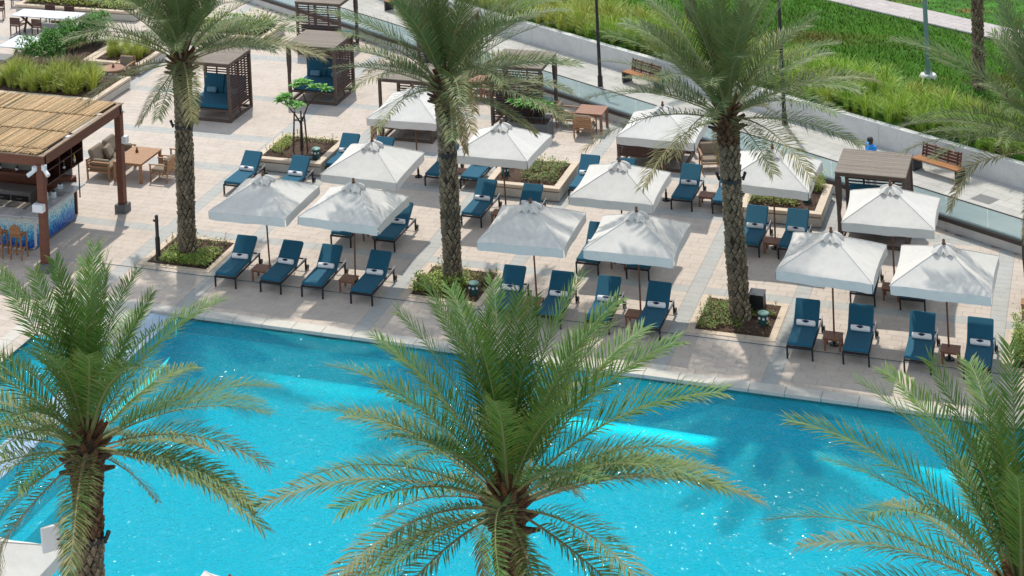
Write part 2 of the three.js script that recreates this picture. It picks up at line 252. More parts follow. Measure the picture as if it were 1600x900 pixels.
// ---------------------------------------------------------------- promenade, wall, lawn
{
  const pm = structure('promenade', 'pale paved promenade behind the glass balustrade', 'pavement'), s = S(), r = rng(55);
  for (let u = -46; u < 12; u += 0.9) for (let k = 0; k < 10; k++) {
    const n0 = 0.15 + k * 0.43, o = (k % 2) * 0.45, c = 0.9 + 0.16 * r(), [x, z] = prom(u + o + 0.45, n0 + 0.215);
    s.box(0.892, 0.03, 0.422, x, -0.013, z, 0, PROM_TURN, 0, [c, c * 0.985, c * 0.96]);
  }
  tag(s.mesh('paving_slabs', M.concrete, pm), null, null, null, 'stuff');
  const wall = thing('garden_wall', 'low white retaining wall behind the promenade benches', 'wall', [prom(0, 4.4)[0], 0, prom(0, 4.4)[1]], PROM_TURN);
  for (let u = -46; u < 12; u += 2.9) { S().rbox(2.894, 0.80, 0.26, 0.012, u + 1.45, 0.40, -0.13).mesh('wall_panel', M.whiteWall, wall); }
  // lawn, path and far lawn
  const lawn = structure('lawn', 'green lawn with dry patches on the raised garden', 'lawn');
  const sheet = (u0, u1, n0, n1, y, nu, nn, bump) => { const q = S(); const P = (i, j) => { const u = lerp(u0, u1, i / nu), n = lerp(n0, n1, j / nn), [x, z] = prom(u, n); return [x, y + bump * (nA(x * 0.35 + 9, z * 0.35 + 90) - 0.5), z]; }; for (let i = 0; i < nu; i++) for (let j = 0; j < nn; j++) q.quad(P(i, j), P(i + 1, j), P(i + 1, j + 1), P(i, j + 1)); return q; };
  sheet(-46, 30, 4.66, 15.3, 0.72, 60, 12, 0.16).mesh('lawn_sheet', M.lawn, lawn);
  sheet(-46, 40, 16.9, 60, 0.74, 40, 20, 0.12).mesh('lawn_sheet', M.lawn, lawn);
  const path = structure('garden_path', 'lilac grey paved path crossing the lawn', 'path'), ps = S();
  for (let u = -30; u < 20; u += 0.6) for (let k = 0; k < 4; k++) { const c = 0.92 + 0.14 * r(), [x, z] = prom(u + 0.3 + (k % 2) * 0.3, 15.42 + 0.19 + k * 0.38); ps.box(0.59, 0.06, 0.372, x, 0.76, z, 0, PROM_TURN, 0, [c, c * 0.92, c * 0.94]); }
  tag(ps.mesh('path_slabs', M.concrete, path), null, null, null, 'stuff');
  const [kx, kz] = prom(-5, 15.33); S().box(52, 0.16, 0.1, kx, 0.72, kz, 0, PROM_TURN, 0).mesh('path_kerb', M.greyStone, path);
  // grass blades on the lawn
  const clump = S(), q = rng(77);
  for (let i = 0; i < 7; i++) { const a = q() * 6.28, l = 0.07 + 0.07 * q(), b = q() * 0.14, x = Math.cos(q() * 6.28) * b, z = Math.sin(q() * 6.28) * b, dx = Math.cos(a) * l * 0.7, dz = Math.sin(a) * l * 0.7; clump.tri([x - dz * 0.22, 0, z + dx * 0.22], [x + dz * 0.22, 0, z - dx * 0.22], [x + dx, l, z + dz]); }
  const cg = clump.build(), n = 26000, im = new THREE.InstancedMesh(cg, new THREE.MeshStandardMaterial({ color: 0xffffff, roughness: 0.8, side: THREE.DoubleSide }), n), c = new THREE.Color(); let k = 0;
  while (k < n) { const u = lerp(-24, 16, q()), nn = q() < 0.86 ? lerp(7.2, 15.2, q()) : lerp(17, 24, q()), [x, z] = prom(u, nn), d = nB(x * 0.5 + 30, z * 0.5 + 60), dry = clamp((nA(x * 0.22 + 5, z * 0.3 + 50) - 0.74) * 6); im.setMatrixAt(k, mat4(x, 0.70 + 0.16 * (nA(x * 0.35 + 9, z * 0.35 + 90) - 0.5), z, 0, q() * 6.28, 0, 0.8 + 0.9 * q())); const g = 0.7 + 0.5 * d; im.setColorAt(k, c.setRGB(lerp(0.115, 0.19, dry) * g, lerp(0.27, 0.15, dry) * g, lerp(0.018, 0.035, dry) * g)); k++; }
  im.name = 'lawn_grass'; scene.add(im); tag(im, 'short green grass blades covering the lawn', 'grass', null, 'stuff');
}
{ // glass balustrade: low white kerb wall, dark rail, glass panes, thin top rail
  const [x, z] = prom(0, 0), b = thing('glass_balustrade', 'glass balustrade with dark rails between terrace and promenade', 'balustrade', [x, 0, z], PROM_TURN);
  for (let u = -46; u < 12; u += 2.9) { S().rbox(2.894, 0.29, 0.16, 0.01, u + 1.45, 0.145, 0).mesh('kerb_wall', M.whiteWall, b); S().box(2.896, 0.13, 0.22, u + 1.45, 0.355, 0.02).mesh('bottom_rail', M.rail, b); S().box(2.898, 0.025, 0.04, u + 1.45, 1.055, 0).mesh('top_rail', M.rail, b); for (const k of [0, 1]) S().box(1.43, 0.62, 0.012, u + 0.725 + 1.45 * k, 0.73, 0).mesh('glass_pane', M.glass, b); }
}
// ---------------------------------------------------------------- date palms
function frondGeo(seed, e0, len, bend, age, warm) {
  const r = rng(seed), s = S(), N = 22, pts = [], dirs = [], lat = (r() - 0.5) * 0.5, tw = (r() - 0.5) * 0.9, p = V(0, 0, 0), kink = age > 0.75 && r() < 0.3 ? 0.45 + 0.25 * r() : 2;
  for (let i = 0; i <= N; i++) {
    const t = i / N, th = e0 * R - bend * R * Math.pow(t, 1.35) - (t > kink ? 0.55 : 0), la = lat * t * t, d = V(Math.cos(th) * Math.cos(la), Math.sin(th), Math.cos(th) * Math.sin(la));
    pts.push(p.clone()); dirs.push(d); p.addScaledVector(d, len / N);
  }
  const up = V(0, 1, 0), frame = (t) => {
    const f = clamp(t) * N, i = Math.min(N - 1, Math.floor(f)), k = f - i, T0 = dirs[i].clone().lerp(dirs[Math.min(N, i + 1)], k).normalize(), P = pts[i].clone().lerp(pts[i + 1], k);
    let side = V().crossVectors(T0, Math.abs(T0.y) > 0.97 ? V(-1, 0.2, 0) : up).normalize(); let U = V().crossVectors(side, T0); const a = tw * t; const sd = side.clone().multiplyScalar(Math.cos(a)).addScaledVector(U, Math.sin(a)); U = V().crossVectors(sd, T0); return [P, T0, sd, U];
  };
  const rc = age > 0.8 ? [0.26, 0.20, 0.10] : [0.22, 0.24, 0.095];
  for (let i = 0; i < N; i++) {                                     // rachis: flattened triangular stem
    const w = (t) => lerp(0.040, 0.006, Math.pow(t, 0.7)), [A, , sa, ua] = frame(i / N), [B, , sb, ub] = frame((i + 1) / N), wa = w(i / N), wb = w((i + 1) / N), q = (P, sd, U, w, a, b) => P.clone().addScaledVector(sd, a * w).addScaledVector(U, b * w).toArray();
    const a1 = q(A, sa, ua, wa, -1, 0.3), a2 = q(A, sa, ua, wa, 1, 0.3), a3 = q(A, sa, ua, wa, 0, -0.8), b1 = q(B, sb, ub, wb, -1, 0.3), b2 = q(B, sb, ub, wb, 1, 0.3), b3 = q(B, sb, ub, wb, 0, -0.8);
    s.quad(a1, a2, b2, b1, rc).quad(a2, a3, b3, b2, rc).quad(a3, a1, b1, b3, rc);
  }
  const n = 88, g0 = warm ? [0.090, 0.200, 0.036] : [0.112, 0.185, 0.062];
  for (const sd of [-1, 1]) for (let k = 0; k < n; k++) {
    const t = clamp(0.15 + 0.85 * (k + r() * 0.8) / n), [P, T0, side, U] = frame(t);
    if (age > 0.85 && r() < 0.12) continue;
    const prof = t < 0.42 ? lerp(0.42, 1, (t - 0.15) / 0.27) : lerp(1, 0.5, Math.pow((t - 0.42) / 0.58, 1.4)), L = 0.66 * prof * (0.88 + 0.24 * r()) * (len / 4);
    const a = lerp(64, 34, t) * R + (r() - 0.5) * 0.22, v = (lerp(34, 12, t) + (k % 3 - 1) * 13 + (r() - 0.5) * 12) * R;
    const d = T0.clone().multiplyScalar(Math.cos(a)).add(side.clone().multiplyScalar(sd * Math.cos(v)).addScaledVector(U, Math.sin(v)).multiplyScalar(Math.sin(a)));
    const droop = (age > 0.6 ? 0.34 : 0.12) * (0.5 + r()), d2 = d.clone().addScaledVector(up, -droop).normalize();
    const W = V().crossVectors(d, U).lerp(T0, 0.3); W.addScaledVector(d, -W.dot(d)).normalize(); const w = 0.0145 * (0.85 + 0.3 * r());
    const m = P.clone().addScaledVector(d, L * 0.55), e = m.clone().addScaledVector(d2, L * 0.45), A = P.toArray();
    const dry = age > 0.6 ? clamp((age - 0.6) * 1.7 * (0.2 + r()) + (t > 0.75 ? (age - 0.6) * 1.1 : 0)) : (r() < 0.03 ? 0.5 : 0), j = 0.78 + 0.44 * r(), yel = r() < 0.10 + age * 0.15 ? 0.5 : 0;
    const col = [lerp(g0[0] * (1 + yel), 0.33, dry * 0.85) * j, lerp(g0[1], 0.235, dry * 0.85) * j, lerp(g0[2] * (1 - yel * 0.4), 0.115, dry * 0.85) * j], tip = [lerp(col[0], 0.33, 0.25 * dry + 0.12), lerp(col[1], 0.25, 0.25 * dry + 0.12), lerp(col[2], 0.13, 0.2 * dry + 0.08)];
    const b0 = P.clone().addScaledVector(W, -w * 0.6).toArray(), b1 = P.clone().addScaledVector(W, w * 0.6).toArray(), m0 = m.clone().addScaledVector(W, -w).toArray(), m1 = m.clone().addScaledVector(W, w).toArray();
    s.quad(b0, b1, m1, m0, col).tri(m0, m1, e.toArray(), tip);
  }
  return s.build();
}
const LEVELS = [[86, 18], [76, 25], [64, 34], [50, 43], [34, 45], [16, 40], [-6, 34], [-40, 26], [-28, 48]];
const frondSets = {};
for (const warm of [0, 1]) frondSets[warm] = LEVELS.map(([e, b], i) => [0, 1, 2].map((k) => frondGeo(100 + i * 10 + k + warm * 500, e + (k - 1) * 4, 4.15 - (i > 7 ? 1.6 : i > 5 ? 0.9 : 0) + 0.2 * (k - 1), b + (k - 1) * 8, Math.max(0, [0.05, 0.1, 0.2, 0.36, 0.56, 0.74, 0.88, 1.0, 1.35][i] + (k - 1) * 0.09), warm)));
function trunkScales(seed, h, rad, brownFrom) {
  const r = rng(seed), s = S(), around = 10, rowH = 0.15, rows = Math.floor(h / rowH);
  for (let j = 0; j < rows; j++) for (let i = 0; i < around; i++) {
    const y = (j + 0.5) * rowH + (r() - 0.5) * 0.055, a = (i + (j % 2) * 0.5 + (r() - 0.5) * 0.24) / around * Math.PI * 2 + j * 0.02, k = rad(y), f = y / h > brownFrom;
    const ha = Math.PI / around * 1.02, hh = rowH * (0.95 + 0.15 * r()), out = 0.045 + 0.03 * r(), P = (da, dy, d) => [Math.cos(a + da) * (k + d), y + dy, Math.sin(a + da) * (k + d)];
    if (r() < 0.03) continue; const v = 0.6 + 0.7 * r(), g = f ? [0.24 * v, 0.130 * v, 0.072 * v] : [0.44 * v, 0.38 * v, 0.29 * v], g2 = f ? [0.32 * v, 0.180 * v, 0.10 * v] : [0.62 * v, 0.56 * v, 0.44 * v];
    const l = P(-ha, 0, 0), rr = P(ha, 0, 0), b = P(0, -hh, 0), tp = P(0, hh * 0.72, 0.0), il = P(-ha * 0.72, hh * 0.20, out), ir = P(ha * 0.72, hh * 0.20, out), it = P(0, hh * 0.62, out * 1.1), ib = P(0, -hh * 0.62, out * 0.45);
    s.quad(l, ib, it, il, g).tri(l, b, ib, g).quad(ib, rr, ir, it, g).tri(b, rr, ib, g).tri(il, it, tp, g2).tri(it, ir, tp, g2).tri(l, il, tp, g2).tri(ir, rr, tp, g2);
  }
  return s;
}
function palm(seed, x, z, h, label, { warm = 0, n = 62, scale = 1, strap = 0, flood = false, turn = 0, girth = 1 } = {}) {
  const r = rng(seed), t = thing('date_palm', label, 'palm', [x, 0, z], turn, 'date palms'); if (!label) delete t.userData.label;
  const leanX = -0.012 - 0.015 * r(), rad = (y) => -0.24 * (1 - girth) + 0.235 + 0.05 * Math.exp(-y * 2.5) + 0.035 * clamp((y - h + 1.2) / 1.2) + 0.012 * Math.sin(y * 2.1 + seed);
  const tr = S(), seg = 16, rows = 14; for (let j = 0; j < rows; j++) for (let i = 0; i < seg; i++) { const P = (i, j) => { const a = i / seg * 6.2832, y = j / rows * (h + 0.15), k = rad(y) - 0.012; return [Math.cos(a) * k, y, Math.sin(a) * k]; }; tr.quad(P(i, j), P(i, j + 1), P(i + 1, j + 1), P(i + 1, j)); }
  const trunk = tr.mesh('trunk', M.trunk, t);
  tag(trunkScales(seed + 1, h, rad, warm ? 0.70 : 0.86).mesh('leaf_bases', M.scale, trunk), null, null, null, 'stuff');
  const boots = S(); for (let i = 0; i < 46; i++) { const a = i * 2.39996, f = i / 46, el = lerp(70, 8, f) * R, y = h + 0.2 - f * 0.75, l = lerp(0.5, 0.26, f), k = lerp(0.08, 0.30, f), v = 0.7 + 0.6 * r(), c = f < 0.5 ? [0.25 * v, 0.11 * v, 0.042 * v] : [0.16 * v, 0.088 * v, 0.045 * v]; boots.rod([Math.cos(a) * k, y, Math.sin(a) * k], [Math.cos(a) * (k + l * Math.cos(el)), y + l * Math.sin(el), Math.sin(a) * (k + l * Math.cos(el))], 0.075, 0.032, 5, c); }
  tag(boots.mesh('petiole_stubs', M.scale, t), null, null, null, 'stuff');
  const crown = new THREE.Group(); crown.name = 'crown'; crown.position.y = h; t.add(crown);
  for (let i = 0; i < n; i++) {
    const f = (i + 0.5) / n, el = 86 - 122 * Math.pow(f, 1.05) + (r() - 0.5) * 9; let li = 0, best = 1e9; LEVELS.forEach(([e], k) => { if (k < 8) if (Math.abs(e - el) < best) { best = Math.abs(e - el); li = k; } });
    if ((li === 7 && (!warm || r() < 0.82)) || (li === 6 && r() < (warm ? 0.35 : 0.78))) continue;
    if (f > 0.74 && r() < (warm ? 0.14 : 0.05)) li = 8; const o = new THREE.Mesh(frondSets[warm][li][Math.floor(r() * 3)], M.frond); o.name = 'frond'; const a = i * 2.39996 + (r() - 0.5) * 0.8, k = 0.06 + 0.2 * f;
    o.position.set(Math.cos(a) * k, 0.22 - 0.55 * f, -Math.sin(a) * k); o.rotation.set(0, a, (r() - 0.5) * 0.22); o.scale.setScalar(scale * [0.80, 0.84, 0.9, 0.97, 1, 1, 0.95, 0.8, 0.9][li] * (0.84 + 0.26 * r())); crown.add(o);
  }
  if (strap) {
    const k = rad(strap) + 0.05, sp = S(); for (let i = 0; i < 20; i++) { const a = i / 20 * 6.2832, b = (i + 1) / 20 * 6.2832; sp.bar([Math.cos(a) * k, strap, Math.sin(a) * k], [Math.cos(b) * k, strap, Math.sin(b) * k], 0.02, 0.10); }
    for (const [a, e] of [[0.35, 1], [2.9, 1]]) { sp.rod([Math.cos(a) * k, strap, Math.sin(a) * k], [Math.cos(a) * (k + 0.1), strap + 0.06 * e, Math.sin(a) * (k + 0.1)], 0.018, 0.018, 6); sp.rod([Math.cos(a) * (k + 0.06), strap - 0.06, Math.sin(a) * (k + 0.06)], [Math.cos(a) * (k + 0.14), strap + 0.16, Math.sin(a) * (k + 0.14)], 0.035, 0.045, 8); }
    sp.mesh('strap', M.black, t, 'dark strap with small spotlights');
    if (flood) { const fl = S(); fl.rod([-k, strap + 0.02, 0.12], [-k - 0.36, strap + 0.04, 0.12], 0.014, 0.014, 6).rod([-k, strap - 0.08, 0.12], [-k - 0.36, strap - 0.08, 0.12], 0.014, 0.014, 6).mesh('floodlight_bracket', M.black, t); S().rbox(0.10, 0.46, 0.36, 0.03, -k - 0.43, strap + 0.06, 0.12, 0.1, -1.15, 0.2).mesh('floodlight', M.whitePlastic, t, 'pale grey rectangular floodlight'); }
  }
  t.rotation.z = leanX; return t;
}
// ---------------------------------------------------------------- leaves, shrubs, grasses
function leafBlade(s, P, d, L, w, col, up = V(0, 1, 0), bend = 0.25) {   // folded pointed leaf of four faces
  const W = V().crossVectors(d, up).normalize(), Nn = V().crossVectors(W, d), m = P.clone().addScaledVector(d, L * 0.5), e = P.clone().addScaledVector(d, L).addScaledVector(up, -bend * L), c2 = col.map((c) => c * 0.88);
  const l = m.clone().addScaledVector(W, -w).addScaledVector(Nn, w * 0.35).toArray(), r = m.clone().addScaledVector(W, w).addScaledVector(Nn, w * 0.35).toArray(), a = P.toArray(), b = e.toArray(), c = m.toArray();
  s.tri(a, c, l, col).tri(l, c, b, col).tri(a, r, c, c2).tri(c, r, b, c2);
}
function randDir(r, lo = -0.2) { const y = lerp(lo, 1, r()), a = r() * 6.2832, k = Math.sqrt(Math.max(0, 1 - y * y)); return V(Math.cos(a) * k, y, Math.sin(a) * k); }
function bush(seed, rx, ry, rz, n, L, w, cols) {
  const r = rng(seed), s = S(), lobes = []; for (let i = 0; i < 9; i++) lobes.push([lerp(-0.6, 0.6, r()) * rx, lerp(0.35, 0.8, r()) * ry, lerp(-0.6, 0.6, r()) * rz, 0.45 + 0.25 * r()]);
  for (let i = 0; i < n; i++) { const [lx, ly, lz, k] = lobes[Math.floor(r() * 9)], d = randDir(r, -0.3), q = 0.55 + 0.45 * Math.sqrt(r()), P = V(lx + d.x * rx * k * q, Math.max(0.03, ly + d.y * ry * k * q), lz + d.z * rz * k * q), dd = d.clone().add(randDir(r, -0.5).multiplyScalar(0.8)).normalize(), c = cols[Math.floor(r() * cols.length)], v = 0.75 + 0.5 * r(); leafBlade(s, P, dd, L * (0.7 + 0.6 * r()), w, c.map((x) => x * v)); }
  return s;
}
function grassTuft(seed, n, L, cols, spread = 0.5) {
  const r = rng(seed), s = S();
  for (let i = 0; i < n; i++) { const a = r() * 6.2832, b = 0.10 * r(), l = L * (0.6 + 0.6 * r()), o = spread * (0.3 + 0.9 * r()), ca = Math.cos(a), sa = Math.sin(a), w = 0.009, c = cols[Math.floor(r() * cols.length)], v = 0.75 + 0.5 * r(), col = c.map((x) => x * v); const P = (t, k) => { const h = l * (t - 0.42 * o * t * t * 1.6), q = b + l * o * t * t; return [ca * q - sa * w * k, Math.max(0.01, h), sa * q + ca * w * k]; }; s.quad(P(0, -1), P(0, 1), P(0.5, 1), P(0.5, -1), col).quad(P(0.5, -1), P(0.5, 1), P(0.8, 0.7), P(0.8, -0.7), col).tri(P(0.8, -0.7), P(0.8, 0.7), P(1, 0), col); }
  return s;
}
const GREEN = [[0.15, 0.28, 0.03], [0.20, 0.34, 0.035], [0.09, 0.19, 0.022]], LIME = [[0.36, 0.44, 0.045], [0.27, 0.39, 0.035], [0.42, 0.45, 0.09]], MIXED = [[0.16, 0.24, 0.035], [0.27, 0.29, 0.05], [0.33, 0.25, 0.06], [0.10, 0.16, 0.03]], HEDGE = [[0.08, 0.26, 0.018], [0.12, 0.34, 0.025], [0.05, 0.17, 0.014]];
function coverPatch(seed, w, d, n, cols, { h = 0.12, L = 0.09, bare = 0.5, tall = 0 } = {}) {   // low planting over soil, in clumps with bare mulch between
  const r = rng(seed), s = S(), ox = r() * 50, oz = r() * 50; let k = 0, guard = 0;
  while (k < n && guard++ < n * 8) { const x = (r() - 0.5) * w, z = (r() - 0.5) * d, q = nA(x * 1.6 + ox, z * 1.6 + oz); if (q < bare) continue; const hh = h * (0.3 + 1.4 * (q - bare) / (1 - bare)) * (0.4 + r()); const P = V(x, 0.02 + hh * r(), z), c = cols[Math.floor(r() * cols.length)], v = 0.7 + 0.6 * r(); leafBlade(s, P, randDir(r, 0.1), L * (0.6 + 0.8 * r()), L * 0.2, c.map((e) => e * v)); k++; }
  for (let i = 0; i < tall; i++) { const x = (r() < 0.5 ? -1 : 1) * w * (0.36 + 0.13 * r()), z = (r() - 0.5) * d, hh = 0.18 + 0.22 * r(), lx = (r() - 0.5) * 0.15; s.rod([x, 0, z], [x + lx, hh, z], 0.006, 0.004, 4, [0.17, 0.15, 0.06]); for (let q = 0; q < 9; q++) { const t = 0.35 + 0.65 * r(); leafBlade(s, V(x + lx * t, hh * t, z), randDir(r, 0), 0.09, 0.016, [0.18 + 0.1 * r(), 0.22, 0.06]); } }
  return s;
}
function mulchChips(seed, w, d, n) { const r = rng(seed), s = S(); for (let i = 0; i < n; i++) { const v = 0.4 + 0.9 * r(), c = r() < 0.12 ? [0.42, 0.33, 0.26] : [0.22 * v, 0.125 * v, 0.085 * v]; s.box(0.03 + 0.05 * r(), 0.008, 0.012 + 0.012 * r(), (r() - 0.5) * w, 0.006 + 0.012 * r(), (r() - 0.5) * d, (r() - 0.5) * 0.6, r() * 3.14, (r() - 0.5) * 0.6, c); } return s; }
// ---------------------------------------------------------------- loungers, towels, side tables, umbrellas
const loungerProto = (() => {
  const t = new THREE.Group(); t.name = 'sun_lounger';
  const w = 0.33, hz = -1.18, H = 0.32;
  S().bar([-w, H, 0], [-w, H, -1.86], 0.035, 0.05).bar([w, H, 0], [w, H, -1.86], 0.035, 0.05).bar([-w, H, -0.01], [w, H, -0.01], 0.035, 0.05).bar([-w, H, hz], [w, H, hz], 0.03, 0.04).bar([-w, H, -1.85], [w, H, -1.85], 0.03, 0.04).mesh('frame', M.frame, t);
  for (const sx of [-1, 1]) { S().box(0.045, 0.33, 0.045, sx * w, 0.165, -0.02).mesh('leg', M.frame, t); S().box(0.045, 0.33, 0.05, sx * w, 0.165, -1.8).mesh('leg', M.frame, t); const c = S().geo(new THREE.CylinderGeometry(0.075, 0.075, 0.04, 14), mat4(sx * (w + 0.045), 0.09, -1.84, 0, 0, Math.PI / 2)); c.mesh('wheel', M.black, t); }
  const seat = new RoundedBoxGeometry(0.66, 0.10, 1.20, 4, 0.042), P = seat.attributes.position; for (let i = 0; i < P.count; i++) if (P.getY(i) > 0) P.setY(i, P.getY(i) + 0.012 * Math.cos(P.getX(i) * 4.2) * Math.cos(P.getZ(i) * 2.4)); seat.computeVertexNormals();
  S().geo(seat, mat4(0, 0.40, -0.60)).mesh('seat_cushion', M.navy, t);
  const b = new THREE.Group(); b.position.set(0, 0.36, -1.19); b.rotation.x = 40 * R; t.add(b); b.name = 'backrest';
  S().geo(new RoundedBoxGeometry(0.66, 0.10, 0.76, 4, 0.042), mat4(0, 0.055, -0.38)).mesh('back_cushion', M.navy, b); S().bar([-0.3, -0.01, 0], [-0.3, -0.01, -0.74], 0.03, 0.03).bar([0.3, -0.01, 0], [0.3, -0.01, -0.74], 0.03, 0.03).bar([-0.3, -0.01, -0.73], [0.3, -0.01, -0.73], 0.03, 0.03).mesh('back_frame', M.frame, b);
  for (const sx of [-1, 1]) S().rod([sx * 0.345, 0.34, -1.2], [sx * 0.345, 0.42, -1.86], 0.012, 0.012, 6).mesh('ratchet_arm', M.chrome, t);
  S().bar([0, 0.33, -1.72], [0, 0.60, -1.58], 0.03, 0.03).mesh('strut', M.frame, t);
  return t;
})();
const towelProto = (() => {
  const t = new THREE.Group(); t.name = 'rolled_towel'; const r = 0.075, pr = [];
  for (let i = 0; i <= 8; i++) { const a = i / 8 * Math.PI / 2; pr.push(new THREE.Vector2(r * Math.min(1, 0.3 + 0.7 * Math.sin(a)), -0.255 + 0.03 * (1 - Math.cos(a)))); }
  const prof = [new THREE.Vector2(0.001, -0.25), ...pr, new THREE.Vector2(r * 1.02, 0), ...pr.slice().reverse().map((p) => new THREE.Vector2(p.x, -p.y)), new THREE.Vector2(0.001, 0.25)];
  S().geo(new THREE.LatheGeometry(prof, 18), mat4(0, r * 0.95, 0, 0, 0, Math.PI / 2, [1, 1, 1])).mesh('roll', M.towel, t);
  const e = S(), er = r + 0.003, q = (u, v) => { const a = v + 0.62; return [u, r * 0.95 + er * 1.01 * Math.cos(a), er * 1.01 * Math.sin(a)]; };   // diamond-shaped emblem printed on the roll
  const n = 14; for (let i = 0; i < n; i++) { const f = (k) => { const t2 = k / n * 2 - 1, h = 0.66 * Math.pow(1 - Math.abs(t2), 0.62); return [t2 * 0.095, h]; }, [xa, ha] = f(i), [xb, hb] = f(i + 1); for (let j = 0; j < 6; j++) { const va = (h) => lerp(-h, h * 0.85, j / 6), vb = (h) => lerp(-h, h * 0.85, (j + 1) / 6); e.quad(q(xa, va(ha)), q(xb, va(hb)), q(xb, vb(hb)), q(xa, vb(ha))); } }
  e.mesh('emblem', M.emblem, t, 'dark navy printed emblem'); return t;
})();
const tableProto = (() => {
  const t = new THREE.Group(); t.name = 'side_table';
  for (let i = 0; i < 6; i++) S().box(0.078, 0.025, 0.47, -0.205 + i * 0.082, 0.335, 0).mesh('slat', M.teak, t);
  S().box(0.46, 0.045, 0.022, 0, 0.30, 0.2).box(0.46, 0.045, 0.022, 0, 0.30, -0.2).mesh('apron', M.teak, t);
  for (const x of [-1, 1]) for (const z of [-1, 1]) S().box(0.05, 0.32, 0.05, x * 0.2, 0.16, z * 0.2).mesh('leg', M.teak, t);
  return t;
})();
function loungerAt(x, z, label, group, towelLabel, turn = 0) {
  const jt = Math.sin(x * 91.7 + z * 13) * 0.022; turn += jt; z += 0.03 * Math.sin(x * 37.1); const o = copyOf(loungerProto, [x, 0, z], turn, label, group); tag(o, label, 'sun lounger', group);
  if (towelLabel) { const c = Math.cos(turn), s = Math.sin(turn), dz = -1.09, tw = copyOf(towelProto, [x + s * dz + 0.015, 0.449, z + c * dz], turn + 0.04 * Math.sin(x * 7), towelLabel, 'rolled towels on ' + group); tag(tw, towelLabel, 'towel'); tw.rotation.x = 0.0; }
}
function tableAt(x, z, label, group) { tag(copyOf(tableProto, [x, 0, z], 0, label, group), label, 'side table', group); }
function canopyShape(hs, eave, apex, seed) {
  const N = 28, s = S(), r = rng(seed), ph = r() * 6, pos = [], nor = [];
  const P = (u, v) => { const m = Math.max(Math.abs(u), Math.abs(v)), k = Math.min(Math.abs(u), Math.abs(v)) / (m || 1), e = 1 - 0.042 * (1 - k * k) * m; let y = lerp(apex, eave, m) - 0.075 * Math.sin(Math.PI * clamp(m, 0, 1) * 0.75) * (1 - k) - 0.03 * m * m * k * k + 0.006 * Math.sin(u * 9 + ph) * Math.sin(v * 8 + ph * 2) * m; if (m > 0.97) y -= 0.012; return V(u * hs * e, y, v * hs * e); };
  const Nn = (u, v) => { const d = 0.02, tri = Math.abs(u) > Math.abs(v), q = (a, b) => { const s2 = tri ? clamp(b, -Math.abs(u) * 0.999, Math.abs(u) * 0.999) : b, s1 = tri ? a : clamp(a, -Math.abs(v) * 0.999, Math.abs(v) * 0.999); return P(s1, s2); }; return V().crossVectors(q(u, v + d).sub(q(u, v - d)), q(u + d, v).sub(q(u - d, v))).normalize(); };
  for (let i = 0; i < N; i++) for (let j = 0; j < N; j++) {
    const f = (k) => k / N * 2 - 1, a = P(f(i), f(j)), b = P(f(i + 1), f(j)), c = P(f(i + 1), f(j + 1)), d = P(f(i), f(j + 1)), A = a.toArray(), B = b.toArray(), C = c.toArray(), D = d.toArray();
    const main = (f(i) + 1 / N) * (f(j) + 1 / N) > 0;                // split each cell along the seam so that the four faces meet in a crease
    if (main) { s.tri(A, D, C); s.tri(A, C, B); } else { s.tri(A, D, B); s.tri(B, D, C); }
  }
  return [s, P];
}
function smooth(g, angle = 0.5) {                                    // average normals of faces that nearly agree
  const P = g.attributes.position, N = g.attributes.normal, map = new Map(), out = new Float32Array(N.array.length);
  for (let i = 0; i < P.count; i++) { const k = Math.round(P.getX(i) * 5e3) + '_' + Math.round(P.getY(i) * 5e3) + '_' + Math.round(P.getZ(i) * 5e3); if (!map.has(k)) map.set(k, []); map.get(k).push(i); }
  for (const l of map.values()) for (const i of l) { let x = 0, y = 0, z = 0; for (const j of l) if (N.getX(i) * N.getX(j) + N.getY(i) * N.getY(j) + N.getZ(i) * N.getZ(j) > Math.cos(angle)) { x += N.getX(j); y += N.getY(j); z += N.getZ(j); } const q = Math.hypot(x, y, z) || 1; out.set([x / q, y / q, z / q], i * 3); }
  g.setAttribute('normal', new THREE.BufferAttribute(out, 3)); return g;
}
